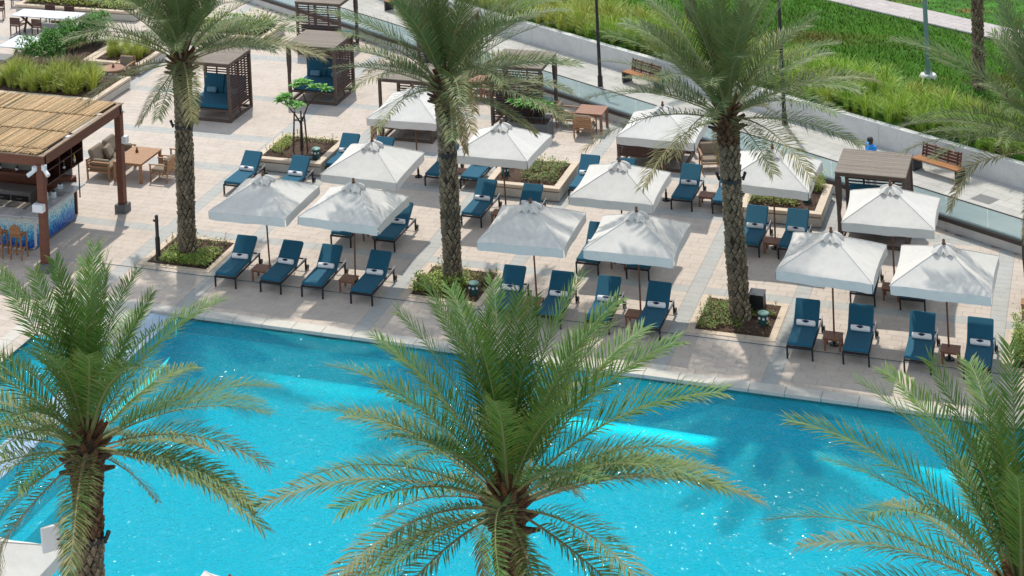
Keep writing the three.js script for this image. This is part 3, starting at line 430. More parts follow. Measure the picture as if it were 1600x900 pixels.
function umbrellaProto(seed) {
  const t = new THREE.Group(); t.name = 'umbrella'; const hs = 1.27, eave = 2.40, apex = 3.0, [cs, P] = canopyShape(hs, eave, apex, seed), r = rng(seed + 9);
  const c = new THREE.Mesh(smooth(cs.build(), 0.30), M.canvas); c.name = 'canopy'; t.add(c);
  for (let k = 0; k < 4; k++) {                                      // valance on each side, hanging from the hem with a small gap at the corners
    const v = S(), n = 22, ph = r() * 6, pt = (i, j) => { const f = (i / n * 2 - 1) * 0.985, q = k === 0 ? P(f, 1) : k === 1 ? P(1, -f) : k === 2 ? P(-f, -1) : P(-1, f), out = j * (0.014 * Math.sin(f * 5 + ph) + 0.012) - 0.004, d = [[0, 1], [1, 0], [0, -1], [-1, 0]][k], edge = Math.abs(f) > 0.9 ? (Math.abs(f) - 0.9) * 0.3 : 0; return [q.x + d[0] * out, q.y - j * (0.25 - edge + 0.006 * Math.sin(f * 11 + ph)), q.z + d[1] * out]; };
    for (let i = 0; i < n; i++) for (let j = 0; j < 3; j++) v.quad(pt(i, j / 3), pt(i, (j + 1) / 3), pt(i + 1, (j + 1) / 3), pt(i + 1, j / 3));
    const o = new THREE.Mesh(smooth(v.build(), 0.6), M.canvas); o.name = 'valance'; c.add(o);
  }
  for (const [a, b] of [[1, 1], [1, -1], [-1, 1], [-1, -1]]) { const q = S(); for (let i = 2; i < 12; i++) { const A = P(a * i / 12, b * i / 12), B = P(a * (i + 1) / 12, b * (i + 1) / 12); A.y += 0.004; B.y += 0.004; q.rod(A.toArray(), B.toArray(), 0.011, 0.011, 5); } q.mesh('seam', M.canvas, c); }
  const cap = S(), n = 48, ring = 6, cp = (i, j) => { const a = i / n * 6.2832, f = j / ring, lobe = Math.cos(4 * (a - Math.PI / 4)), rr = 0.31 * f * (1 + 0.26 * lobe), fl = 0.02 * f * f * Math.cos(8 * a + 0.6); return [Math.cos(a) * rr, apex + 0.065 - 0.16 * Math.pow(f, 1.5) + 0.035 * Math.sin(f * Math.PI) * lobe + 0.045 * f * f * Math.cos(12 * a) + fl, Math.sin(a) * rr]; };
  for (let i = 0; i < n; i++) for (let j = 0; j < ring; j++) cap.quad(cp(i, j), cp(i, j + 1), cp(i + 1, j + 1), cp(i + 1, j));
  const cm = new THREE.Mesh(smooth(cap.build(), 0.5), M.canvas); cm.name = 'vent_cap'; c.add(cm);
  S().rod([0, 0.02, 0], [0, apex + 0.05, 0], 0.026, 0.024, 10).mesh('pole', M.pole, t);
  S().geo(new THREE.LatheGeometry([[0.001, 0], [0.05, 0.01], [0.055, 0.05], [0.03, 0.075], [0.042, 0.11], [0.03, 0.15], [0.001, 0.165]].map((p) => new THREE.Vector2(...p)), 10), mat4(0, apex + 0.05, 0)).mesh('finial', M.pole, t);
  for (const [x, z] of [[1, 1], [1, -1], [-1, 1], [-1, -1]]) S().bar([x * 0.05, apex - 0.09, z * 0.05], [x * 1.16, eave - 0.04, z * 1.16], 0.022, 0.025).mesh('rib', M.pole, t);
  for (const [x, z] of [[1, 1], [1, -1], [-1, 1], [-1, -1]]) S().bar([x * 0.03, 2.05, z * 0.03], [x * 0.66, 2.62, z * 0.66], 0.02, 0.025).mesh('strut', M.pole, t);
  S().geo(new THREE.CylinderGeometry(0.12, 0.13, 0.04, 16), mat4(0, 0.022, 0)).rod([0, 0.04, 0], [0, 0.26, 0], 0.04, 0.04, 10).mesh('base', M.black, t);
  return t;
}
const umbrellaProtos = [umbrellaProto(1), umbrellaProto(2), umbrellaProto(3)];
function umbrellaAt(x, z, k, label, group, turn = 0, lift = 0) { const o = copyOf(umbrellaProtos[k % 3], [x, lift, z], turn, label, group); o.rotation.x = 0.022 * Math.sin(x * 17.3 + z); o.rotation.z = 0.022 * Math.sin(x * 23.9 - z * 3); tag(o, label, 'umbrella', group); }

// ---------------------------------------------------------------- cabanas
function cabana(x, z, label, { back = -1, side = [1], curtains = [[-1, 1]], bed = true, turn = 0, w = 2.0, d = 1.95, pillows = 2, seat = true } = {}) {
  const t = thing('cabana', label, 'cabana', [x, 0, z], turn, 'slatted cabanas on the terrace'), H = 2.12, a = w / 2, b = d / 2;
  for (const sx of [-1, 1]) for (const sz of [-1, 1]) S().box(0.10, H, 0.10, sx * (a - 0.05), H / 2, sz * (b - 0.05)).mesh('post', M.cabana, t);
  S().box(w - 0.2, 0.09, 0.08, 0, 0.05, b - 0.05).box(w - 0.2, 0.09, 0.08, 0, 0.05, -b + 0.05).box(0.08, 0.09, d - 0.2, a - 0.05, 0.05, 0).box(0.08, 0.09, d - 0.2, -a + 0.05, 0.05, 0).mesh('base_frame', M.cabana, t);
  S().box(w + 0.02, 0.10, 0.09, 0, H + 0.03, b - 0.04).box(w + 0.02, 0.10, 0.09, 0, H + 0.03, -b + 0.04).box(0.09, 0.10, d - 0.17, a - 0.035, H + 0.03, 0).box(0.09, 0.10, d - 0.17, -a + 0.035, H + 0.03, 0).mesh('roof_frame', M.cabana, t);
  const roof = S(), r = rng(Math.round(x * 100)); const nb = 30; for (let i = 0; i < nb; i++) { const k = 0.85 + 0.3 * r(); roof.box(w + 0.04, 0.03, (d + 0.06) / nb - 0.008, 0, H + 0.10, -b - 0.03 + (i + 0.5) * (d + 0.06) / nb, 0, 0, 0, [k, k, k]); }
  tag(roof.mesh('roof_boards', M.cabanaRoof, t), null, null, null, 'stuff');
  const panel = (ax, sgn) => { const n = 19, L = ax === 'z' ? w - 0.2 : d - 0.2; for (let i = 0; i < n; i++) { const y = 0.32 + i * (H - 0.42) / (n - 1); (ax === 'z' ? S().box(L, 0.048, 0.022, 0, y, sgn * (b - 0.05)) : S().box(0.022, 0.048, L, sgn * (a - 0.05), y, 0)).mesh('slat', M.cabanaSlat, t); } (ax === 'z' ? S().box(0.06, H - 0.1, 0.03, -w * 0.22, H / 2, sgn * (b - 0.078)).box(0.06, H - 0.1, 0.03, w * 0.22, H / 2, sgn * (b - 0.078)) : S().box(0.03, H - 0.1, 0.06, sgn * (a - 0.078), H / 2, 0)).mesh('panel_stile', M.cabanaSlat, t); };
  if (back) panel('z', back); for (const s of side) panel('x', s);
  if (bed) {
    S().box(w - 0.22, 0.07, d - 0.22, 0, 0.40, 0).mesh('bed_platform', M.cabana, t);
    S().rbox(w - 0.26, 0.17, d - 0.30, 0.06, 0, 0.525, 0, 0, 0, 0, undefined, 3).mesh('mattress', M.navy, t);
    const q = back || -1; for (const s of [-1, 1]) S().rbox((w - 0.3) / 2, 0.70, 0.16, 0.06, s * (w - 0.28) / 4, 0.90, q * (b - 0.30), -q * -0.42, 0, 0, undefined, 3).mesh('back_cushion', M.navy, t);
    for (let i = 0; i < pillows; i++) S().rbox(0.42, 0.22, 0.13, 0.055, (i ? 1 : -1) * 0.45, 0.72, q * (b - 0.55), -q * -0.5, 0.1 * (i ? 1 : -1), 0, undefined, 3).mesh('pillow', M.paleBlue, t);
  }
  for (const [sx, sz] of curtains) { const pr = [[0.085, 2.05], [0.09, 1.6], [0.07, 1.2], [0.035, 0.95], [0.06, 0.7], [0.075, 0.2], [0.06, 0.1]], g = new THREE.LatheGeometry(pr.map((p) => new THREE.Vector2(...p)), 16), A = g.attributes.position; for (let i = 0; i < A.count; i++) { const an = Math.atan2(A.getZ(i), A.getX(i)), k = 1 + 0.22 * Math.cos(an * 5); A.setX(i, A.getX(i) * k); A.setZ(i, A.getZ(i) * k); } g.computeVertexNormals(); S().geo(g, mat4(sx * (a - 0.06), 0, sz * (b - 0.06))).mesh('curtain', M.curtain, t, 'dark curtain tied back to the post'); }
  return t;
}
// ---------------------------------------------------------------- chairs, tables, sofa
function armchairProto() {
  const t = new THREE.Group(); t.name = 'armchair'; const m = M.teakLight;
  for (const x of [-1, 1]) { S().bar([x * 0.33, 0, 0.30], [x * 0.33, 0.60, 0.30], 0.045, 0.045).mesh('leg', m, t); S().bar([x * 0.33, 0, -0.32], [x * 0.31, 0.80, -0.40], 0.045, 0.045).mesh('leg', m, t); S().box(0.06, 0.03, 0.76, x * 0.33, 0.61, -0.03).mesh('armrest', m, t); }
  S().box(0.62, 0.05, 0.03, 0, 0.30, 0.30).box(0.62, 0.05, 0.03, 0, 0.30, -0.33).box(0.03, 0.05, 0.6, -0.31, 0.30, 0).box(0.03, 0.05, 0.6, 0.31, 0.30, 0).mesh('seat_frame', m, t);
  for (let i = 0; i < 5; i++) S().box(0.60, 0.075, 0.018, 0, 0.42 + i * 0.085, -0.375 - i * 0.008).mesh('back_slat', m, t);
  S().rbox(0.60, 0.12, 0.60, 0.05, 0, 0.39, 0, 0, 0, 0, undefined, 3).mesh('seat_cushion', M.taupe, t); S().rbox(0.58, 0.40, 0.13, 0.06, 0, 0.62, -0.27, -0.18, 0, 0, undefined, 3).mesh('back_cushion', M.taupe, t);
  return t;
}
const chairP = armchairProto();
function chairAt(x, z, turn, label, group = 'teak armchairs') { return tag(copyOf(chairP, [x, 0, z], turn, label, group), label, 'armchair', group); }
function diningTable(name, x, z, w, d, h, m, label, turn = 0, boards = 6) {
  const t = thing(name, label, 'table', [x, 0, z], turn); const bw = d / boards;
  for (let i = 0; i < boards; i++) S().box(w, 0.035, bw - 0.006, 0, h - 0.018, -d / 2 + (i + 0.5) * bw).mesh('top_board', m, t);
  S().box(w - 0.16, 0.07, 0.025, 0, h - 0.075, d / 2 - 0.07).box(w - 0.16, 0.07, 0.025, 0, h - 0.075, -d / 2 + 0.07).box(0.025, 0.07, d - 0.19, w / 2 - 0.07, h - 0.075, 0).box(0.025, 0.07, d - 0.19, -w / 2 + 0.07, h - 0.075, 0).mesh('apron', m, t);
  for (const sx of [-1, 1]) for (const sz of [-1, 1]) S().box(0.09, h - 0.04, 0.09, sx * (w / 2 - 0.06), (h - 0.04) / 2, sz * (d / 2 - 0.06)).mesh('leg', m, t);
  return t;
}
function vaseAt(x, y, z, label) { const t = thing('bud_vase', label, 'vase', [x, y, z], 0, 'bud vases on tables'); S().geo(new THREE.LatheGeometry([[0.001, 0], [0.045, 0], [0.06, 0.03], [0.05, 0.07], [0.025, 0.10], [0.03, 0.12]].map((p) => new THREE.Vector2(...p)), 10)).mesh('vessel', M.pole, t); const s = S(), r = rng(Math.round(x * 31)); for (let i = 0; i < 14; i++) leafBlade(s, V(0, 0.1, 0), randDir(r, 0.3), 0.10, 0.02, [0.25, 0.2, 0.1]); s.mesh('sprigs', M.leafSoft, t); }
function bench(u, label) {
  const [x, z] = prom(u, 3.55), t = thing('park_bench', label, 'bench', [x, 0, z], PROM_TURN, 'benches on the promenade');
  for (const sx of [-1, 1]) { S().box(0.09, 0.40, 0.46, sx * 0.83, 0.20, 0).mesh('side_support', M.benchIron, t); S().bar([sx * 0.6, 0.44, -0.2], [sx * 0.6, 0.86, -0.30], 0.05, 0.04).mesh('back_bracket', M.benchIron, t); }
  for (let i = 0; i < 4; i++) S().box(1.74, 0.045, 0.098, 0, 0.425, 0.17 - i * 0.106).mesh('seat_slat', M.benchWood, t);
  for (let i = 0; i < 4; i++) S().box(1.46, 0.075, 0.028, 0, 0.52 + i * 0.098, -0.205 - i * 0.024, 0.2).mesh('back_slat', M.benchBack, t);
  for (const k of [-0.73, -0.25, 0.25, 0.73]) S().bar([k, 0.44, -0.18], [k, 0.88, -0.285], 0.045, 0.03).mesh('back_stile', M.benchBack, t);
}
// ---------------------------------------------------------------- planters
function planting(seed, x, y, z, w, d, label, cols, opt, n = 1500) {
  const o = coverPatch(seed, w, d, n, cols, opt).mesh(numbered('ground_cover'), M.leafSoft); o.position.set(x, y, z); scene.add(o); tag(o, label, 'ground cover', null, 'stuff');
}
function soilBed(t, seed, w, d, y) { const s = S(), n = 14, P = (i, j) => { const x = (i / n - 0.5) * w, z = (j / n - 0.5) * d, e = Math.min(i, n - i, j, n - j) / n; return [x, y + 0.05 * Math.min(1, e * 5) * (0.4 + nB(x * 3 + seed, z * 3)), z]; }; for (let i = 0; i < n; i++) for (let j = 0; j < n; j++) s.quad(P(i, j), P(i, j + 1), P(i + 1, j + 1), P(i + 1, j)); s.mesh('soil', M.soil, t); const c = mulchChips(seed, w * 0.96, d * 0.96, 900).mesh('bark_mulch', M.chip, t); c.position.y = y + 0.035; tag(c, null, null, null, 'stuff'); }
function flushPlanter(x, z, label) {
  const t = thing('tree_pit', label, 'planter', [x, 0, z], 0, 'palm pits set in the terrace'), o = 1.22, w = 0.2;
  for (const s of [-1, 1]) for (let k = -1; k <= 1; k++) { S().rbox(0.806, 0.12, w, 0.008, k * 0.813, -0.035, s * (o - w / 2)).mesh('kerb_stone', M.cream, t); S().rbox(w, 0.12, 0.674, 0.008, s * (o - w / 2), -0.035, k * 0.681).mesh('kerb_stone', M.cream, t); }
  soilBed(t, Math.round(x * 10) + 700, 2.06, 2.06, 0.006);
}
function raisedPlanter(x, z, w, d, label, seed) {
  const t = thing('raised_planter', label, 'planter', [x, 0, z], 0, 'raised planters on the terrace');
  S().box(w - 0.12, 0.06, d - 0.12, 0, 0.03, 0).mesh('plinth', M.wallStone, t);
  for (const [bx, bz, px, pz] of [[w, 0.14, 0, d / 2 - 0.07], [w, 0.14, 0, -d / 2 + 0.07], [0.14, d - 0.28, w / 2 - 0.07, 0], [0.14, d - 0.28, -w / 2 + 0.07, 0]]) S().box(bx, 0.26, bz, px, 0.18, pz).mesh('wall_panel', M.wallStone, t);
  S().box(w - 0.12, 0.05, d - 0.12, 0, 0.334, 0).mesh('recessed_course', M.wallStone, t);
  for (const [bx, bz, px, pz] of [[w + 0.06, 0.24, 0, d / 2 - 0.09], [w + 0.06, 0.24, 0, -d / 2 + 0.09], [0.24, d - 0.42, w / 2 - 0.09, 0], [0.24, d - 0.42, -w / 2 + 0.09, 0]]) S().rbox(bx, 0.10, bz, 0.01, px, 0.405, pz).mesh('rim_stone', M.cream, t);
  soilBed(t, seed, w - 0.40, d - 0.40, 0.40);
}
function gardenLight(x, y, z, label) { const t = thing('garden_light', label, 'garden light', [x, y, z], 0, 'green garden lights in planters'); S().geo(new THREE.CylinderGeometry(0.13, 0.14, 0.30, 16), mat4(0, 0.15, 0)).mesh('body', M.lampGreen, t); S().geo(new THREE.LatheGeometry([[0.001, 0.05], [0.10, 0.045], [0.155, 0.02], [0.155, 0]].map((p) => new THREE.Vector2(...p)), 16), mat4(0, 0.31, 0)).mesh('cap', M.lampTop, t); for (const a of [0.6, 1.4, 2.3]) S().geo(new THREE.CylinderGeometry(0.035, 0.035, 0.02, 8), mat4(Math.cos(a) * 0.138, 0.2, Math.sin(a) * 0.138, Math.PI / 2, 0, 0)).mesh('lens', M.whitePlastic, t); }
const PX = [-28.03, -19.33, -10.95, -2.6], PZ = -53.02;
const where = ['beside the black bollard', 'between two pairs of front loungers', 'holding the black box and green light', 'holding a clipped shrub'];
PX.forEach((x, i) => flushPlanter(x, PZ, 'square palm pit with cream kerb ' + where[i]));
planting(1, PX[0] + 0.2, 0.05, PZ + 0.45, 1.6, 1.1, 'low green ground cover around the palm next to the bollard', GREEN.concat(LIME), { bare: 0.22, h: 0.16, L: 0.11, tall: 8 }, 1900);
planting(2, PX[0], 0.05, PZ - 0.4, 1.9, 1.2, 'sparse leafy weeds on mulch behind the bollard', MIXED, { bare: 0.5, h: 0.12, tall: 8 }, 500);
planting(3, PX[1] - 0.25, 0.05, PZ + 0.5, 1.5, 0.95, 'dense yellow green ground cover in the second palm pit', LIME.concat(GREEN), { bare: 0.15, h: 0.30, L: 0.13, tall: 4 }, 1900);
planting(4, PX[1] + 0.1, 0.05, PZ - 0.45, 1.9, 1.1, 'thin mixed leaves on mulch in the second palm pit', MIXED, { bare: 0.42, h: 0.16, tall: 12 }, 800);
planting(5, PX[2] - 0.4, 0.05, PZ + 0.1, 1.2, 1.9, 'mixed low leaves beside the trunk near the green light', MIXED.concat(GREEN), { bare: 0.30, h: 0.14, tall: 8 }, 1500);
planting(6, PX[2] + 0.5, 0.05, PZ + 0.3, 1.0, 1.4, 'sparse yellowish leaves near the black box', MIXED, { bare: 0.55, h: 0.10, tall: 4 }, 350);
planting(7, PX[3] - 0.5, 0.05, PZ, 1.1, 1.9, 'clipped yellow green shrub beside the last palm', LIME.concat(GREEN), { bare: 0.05, h: 0.6, L: 0.11 }, 2600);
raisedPlanter(-27.85, -61.27, 2.5, 2.5, 'raised stone planter holding the staked frangipani', 31); raisedPlanter(-19.3, -61.1, 2.5, 2.5, 'raised stone planter between umbrellas, low weeds on mulch', 32); raisedPlanter(-10.9, -61.1, 2.5, 2.5, 'raised stone planter with yellow shrubs near the glass', 33);
planting(11, -28.55, 0.44, -61.3, 0.55, 1.9, 'yellow green weeds along the staked frangipani planter', LIME, { bare: 0.3, h: 0.18, tall: 12 }, 700); planting(12, -27.6, 0.44, -62.05, 1.6, 0.4, 'thin weeds at the back of the frangipani planter', MIXED, { bare: 0.4, h: 0.12, tall: 8 }, 250);
planting(13, -18.9, 0.44, -61.2, 1.2, 1.9, 'low green plants in the weedy raised planter', GREEN.concat(MIXED), { bare: 0.28, h: 0.20, tall: 12 }, 1300);
planting(14, -11.2, 0.44, -61.1, 1.5, 1.8, 'bushy yellow green plants in the planter near the glass', LIME.concat(MIXED), { bare: 0.3, h: 0.30, L: 0.11 }, 1900); planting(15, -10.15, 0.44, -62.0, 0.6, 0.7, 'bright yellow shrub at the planter corner by the glass', LIME, { bare: 0.1, h: 0.45, L: 0.11 }, 700);
gardenLight(-10.2, 0.03, -52.75, 'green garden light near the black box'); gardenLight(-18.55, 0.03, -52.5, 'green garden light in the second palm pit'); gardenLight(-26.95, 0.44, -60.55, 'green garden light under the staked frangipani'); gardenLight(-20.1, 0.44, -60.6, 'green garden light in the weedy raised planter'); gardenLight(-10.2, 0.44, -60.75, 'green garden light among yellow shrubs by the glass');
{ const t = thing('equipment_box', 'black metal box beside the palm trunk', 'box', [-10.5, 0.02, -53.55]); S().rbox(0.40, 0.52, 0.42, 0.012, 0, 0.26, 0).mesh('housing', M.black, t); S().rbox(0.43, 0.025, 0.45, 0.008, 0, 0.53, 0).mesh('lid', mat(0.06, 0.065, 0.08, 0.4), t); }
{ const t = thing('bollard', 'black slim bollard with pole lamp in the palm pit', 'bollard', [-28.74, 0.02, -52.2]); S().rod([0, 0, 0], [0, 0.72, 0], 0.075, 0.075, 12).mesh('lower_tube', M.black, t); S().rod([0, 0.72, 0], [0, 1.4, 0], 0.055, 0.055, 12).mesh('upper_tube', mat(0.05, 0.045, 0.045, 0.4, { metalness: 0.4 }), t); S().rod([-0.05, 1.22, 0], [-0.12, 1.24, 0], 0.035, 0.03, 8).mesh('spotlight', M.black, t); S().geo(new THREE.CylinderGeometry(0.13, 0.14, 0.03, 14), mat4(0, 0.015, 0)).mesh('base_plate', M.greyStone, t); }

// ---------------------------------------------------------------- palms
PX.forEach((x, i) => palm(40 + i * 7, [-28.07, -19.27, -10.87, -2.45][i], [-52.85, -52.75, -52.85, -52.9][i], [6.2, 5.95, 5.8, 5.7][i], ['date palm rising from the pit with the bollard', 'date palm rising from the second pit among the front umbrellas', 'date palm rising beside the black box and green light', 'date palm whose fronds hang before the promenade bench'][i], { strap: [4.05, 3.95, 3.95, 0][i], scale: 1.04, n: [66, 70, 68, 60][i], turn: i * 1.7 }));
palm(91, -19.14, -31.35, 5.95, 'date palm with a floodlight standing near white umbrellas', { warm: 1, strap: 4.15, flood: true, n: 60, turn: 0.4, scale: 0.96 });
palm(97, -10.85, -31.75, 5.9, 'full date palm rising in the middle of the near poolside', { warm: 1, n: 68, turn: 1.3, scale: 0.97 });
palm(103, -2.25, -32.3, 5.35, 'date palm spreading arched fronds over the pool', { warm: 1, n: 54, turn: 2.2, scale: 0.94 });
palm(111, -5.75, -71.9, 7.6, 'tall palm trunk on the lawn beside the green pole', { n: 40, scale: 0.85, girth: 0.72 }); palm(117, -17.3, -77.0, 7.2, 'slim palm trunk on the lawn behind the tall grass', { n: 36, scale: 0.8, girth: 0.7 });

// ---------------------------------------------------------------- loungers in rows
const NTH = ['first', 'second', 'third', 'fourth', 'fifth', 'sixth', 'seventh', 'eighth', 'ninth', 'tenth', 'eleventh', 'twelfth'];
const rowsOf = [
  [-51.0, [-25.85, -24.38, -23.05, -21.48, -17.28, -15.85, -14.47, -13.05, -8.94, -7.49, -5.93, -4.45], 'poolside lounger', 'counted from the bollard', 'front loungers along the pool'],
  [-54.72, [-23.65, -22.2, -15.74, -14.22, -7.77, -6.41], 'lounger', 'of the row behind the poolside one, from the bollard', 'second row loungers'],
  [-57.2, [-20.2, -18.62, -11.43, -10.2], 'lounger', 'before two raised planters, counted from the pergola', 'loungers in front of raised planters'],
  [-57.7, [-28.83, -27.0], 'lounger', 'before the frangipani planter, from the pergola', 'loungers before the frangipani planter'],
  [-60.15, [-26.12, -24.85, -22.47, -21.23, -17.48, -16.28, -14.09, -12.76], 'lounger', 'of the rearmost row, from the frangipani', 'rear loungers before the cabanas'],
];
for (const [z, list, kind, place, group] of rowsOf) list.forEach((x, i) => loungerAt(x, z, 'blue ' + NTH[i] + ' ' + kind + ' ' + place, group, 'rolled towel on the ' + NTH[i] + ' ' + kind + ' ' + place));
const tableRows = [[[[-25.06, -51.85], [-22.22, -51.85], [-16.52, -51.85], [-13.59, -51.8], [-8.19, -51.9], [-5.17, -51.95]], 'teak side table among poolside loungers, counted from the bollard', 'teak side tables, front row'],
  [[[-22.92, -55.5], [-14.95, -55.5], [-7.05, -55.4]], 'teak side table in the row behind the poolside row, counted from the bollard', 'teak side tables, second row'],
  [[[-27.9, -58.3], [-19.4, -57.75], [-10.8, -57.75]], 'teak side table before the raised planters, counted from the pergola', 'teak side tables before planters'],
  [[[-25.45, -60.9], [-21.82, -60.9], [-16.85, -60.9], [-13.4, -60.85]], 'teak side table among rear loungers, counted from the frangipani', 'teak side tables, rear row']];
for (const [list, what, group] of tableRows) list.forEach(([x, z], i) => tableAt(x, z, 'small ' + NTH[i] + ' ' + what, group));
{ let k = 0; const U = (list, what, group) => list.forEach(([x, z], i) => { umbrellaAt(x, z, k++, 'square white umbrella, ' + NTH[i] + ' ' + what, group, (k % 5 - 2) * 0.015); });
  U([[-24.88, -52.1], [-22.12, -52.1], [-16.5, -52.06], [-13.5, -52.1], [-8.2, -52.1], [-5.22, -52.05]], 'of the poolside row counted from the bollard', 'front white umbrellas');
  U([[-22.85, -55.65], [-14.9, -55.8], [-7.0, -55.75]], 'of the row behind the poolside row from the bollard', 'second row umbrellas');
  U([[-19.3, -58.1], [-10.75, -58.0]], 'of two before raised planters, counted from the pergola', 'umbrellas before raised planters');
  U([[-23.3, -60.85], [-14.75, -60.9]], 'of the rear row counted from the frangipani', 'rear umbrellas');
  U([[-22.3, -32.45], [-16.7, -32.45]], 'of two beside the floodlit palm', 'near poolside umbrellas');
}
// ---------------------------------------------------------------- cabanas
cabana(-33.0, -65.2, 'cabana with blue daybed and pale pillows beyond the bollard palm', { side: [1], curtains: [] });
cabana(-29.85, -67.95, 'cabana with tied curtain behind the frangipani', { side: [1], curtains: [[-1, 1]] });
cabana(-31.95, -73.6, 'cabana turning its slatted back, beyond the curtained one', { back: 1, side: [], curtains: [[1, -1]] });
cabana(-24.9, -64.95, 'cabana with blue daybed behind a rear white umbrella', { side: [1], curtains: [], pillows: 0 });
cabana(-21.45, -67.3, 'cabana with slatted back behind the frangipani trough', { back: 1, side: [], curtains: [[1, -1], [1, 1], [-1, 1]] });
daybed(-15.85, -64.35);
cabana(-7.95, -59.75, 'cabana with grey boarded roof near the glass balustrade', { back: -1, side: [1], curtains: [[-1, 1]], w: 2.05, d: 2.0 });
cabana(-2.45, -56.2, 'cabana with dark curtain at the terrace end', { side: [1], curtains: [[-1, 1], [-1, -1]] });
cabana(-26.0, -72.0, 'cabana with slatted side hidden among palm fronds by the balustrade', { back: 1, side: [1], curtains: [] });

// ---------------------------------------------------------------- lounge furniture
function daybed(x, z) {
  const t = thing('daybed', 'roofless daybed with dark slatted back beside the teak armchair', 'daybed', [x, 0, z]);
  for (const sx of [-1, 1]) for (const sz of [-1, 1]) S().box(0.10, 1.0, 0.10, sx * 1.08, 0.5, sz * 0.92).mesh('post', M.cabana, t);
  for (let i = 0; i < 9; i++) S().box(2.06, 0.055, 0.025, 0, 0.42 + i * 0.066, 0.92).mesh('slat', M.cabanaSlat, t);
  S().box(2.06, 0.08, 0.08, 0, 0.05, 0.92).box(2.06, 0.08, 0.08, 0, 0.05, -0.92).box(0.08, 0.08, 1.74, 1.08, 0.05, 0).box(0.08, 0.08, 1.74, -1.08, 0.05, 0).mesh('base_frame', M.cabana, t);
  S().box(2.06, 0.07, 1.74, 0, 0.40, 0).mesh('platform', M.cabana, t); S().rbox(2.0, 0.17, 1.7, 0.06, 0, 0.525, 0, 0, 0, 0, undefined, 3).mesh('mattress', M.navy, t);
  for (const s of [-1, 1]) S().rbox(0.98, 0.60, 0.16, 0.06, s * 0.5, 0.86, 0.70, 0.4, 0, 0, undefined, 3).mesh('back_cushion', M.navy, t); S().rbox(0.16, 0.55, 1.3, 0.06, 0.95, 0.86, 0.0, 0, 0, -0.35, undefined, 3).mesh('side_cushion', M.navy, t);
}
const sofaT = thing('sofa', 'teak two-seat sofa with taupe cushions beside the pergola post', 'sofa', [-34.02, 0, -58.75], Math.PI / 2 );
{ const m = M.teakLight, t = sofaT; t.rotation.y = Math.PI / 2; const L = 1.9;
  for (const x of [-1, 1]) { S().bar([x * L / 2, 0, 0.42], [x * L / 2, 0.62, 0.42], 0.05, 0.05).mesh('leg', m, t); S().bar([x * L / 2, 0, -0.42], [x * L / 2, 0.70, -0.45], 0.05, 0.05).mesh('leg', m, t); S().box(0.07, 0.035, 0.92, x * L / 2, 0.62, 0).mesh('armrest', m, t); for (let k = 0; k < 2; k++) S().box(0.025, 0.05, 0.84, x * L / 2, 0.30 + 0.16 * k, 0).mesh('side_rail', m, t); S().rbox(0.16, 0.28, 0.72, 0.06, x * (L / 2 - 0.12), 0.56, 0.0, 0, 0, x * 0.15, undefined, 3).mesh('arm_cushion', M.taupe, t); }
  S().box(L - 0.06, 0.06, 0.03, 0, 0.27, 0.42).box(L - 0.06, 0.06, 0.03, 0, 0.27, -0.42).mesh('seat_rail', m, t); for (let k = 0; k < 4; k++) S().box(L - 0.06, 0.06, 0.02, 0, 0.38 + k * 0.09, -0.44).mesh('back_slat', m, t);
  for (const x of [-1, 1]) { S().rbox(0.92, 0.18, 0.82, 0.07, x * 0.465, 0.38, 0.02, 0, 0, 0, undefined, 3).mesh('seat_cushion', M.taupe, t); S().rbox(0.78, 0.56, 0.2, 0.09, x * 0.46, 0.74, -0.30, -0.35, x * 0.06, 0, undefined, 4).mesh('back_cushion', M.taupe, t); }
  S().rbox(0.56, 0.44, 0.18, 0.085, -0.05, 0.70, -0.08, -0.45, 0.2, 0.05, undefined, 4).mesh('scatter_cushion', M.taupe, t); }
diningTable('teak_table', -32.9, -58.6, 1.12, 1.55, 0.70, M.teakLight, 'large teak table between the taupe sofa and armchairs', 0, 8);
chairAt(-31.85, -58.45, -Math.PI / 2, 'teak armchair with taupe cushions at the large table beside the palm trunk'); chairAt(-31.85, -59.35, -Math.PI / 2, 'teak armchair half hidden behind the palm trunk at the large table');
vaseAt(-33.05, 0.70, -58.85, 'small bud vase on the large teak table');
diningTable('square_table', -24.0, -69.15, 0.85, 0.85, 0.74, M.teakPink, 'square teak table between chairs beyond the slatted cabana', 0, 6);
chairAt(-24.45, -68.6, 0.6, 'teak armchair at the square table, back toward the terrace'); chairAt(-24.0, -70.0, 0, 'teak armchair behind the square table'); chairAt(-23.2, -69.1, -Math.PI / 2, 'teak armchair between square table and slatted cabana');
diningTable('square_table', -18.75, -66.75, 1.0, 0.95, 0.74, M.teakPink, 'square teak table near the glass beside two armchairs', 0, 6);
chairAt(-18.85, -66.15, Math.PI, 'teak armchair with its slatted back to the umbrellas'); chairAt(-19.72, -66.95, Math.PI / 2, 'teak armchair between square table and dark trough');
chairAt(-13.9, -63.95, 0.35, 'teak armchair with taupe cushion beside the balustrade'); diningTable('teak_stool', -13.15, -63.7, 0.5, 0.5, 0.42, M.teakPink, 'low teak table beside the balustrade armchair', 0.35, 4);
diningTable('teak_stool', -26.15, -64.35, 0.42, 0.42, 0.42, M.teakLight, 'low teak table beside the daybed behind the rear umbrella', 0, 4); diningTable('teak_stool', -3.35, -55.2, 0.42, 0.42, 0.42, M.teakLight, 'low teak table by the curtain at the terrace end', 0, 4);
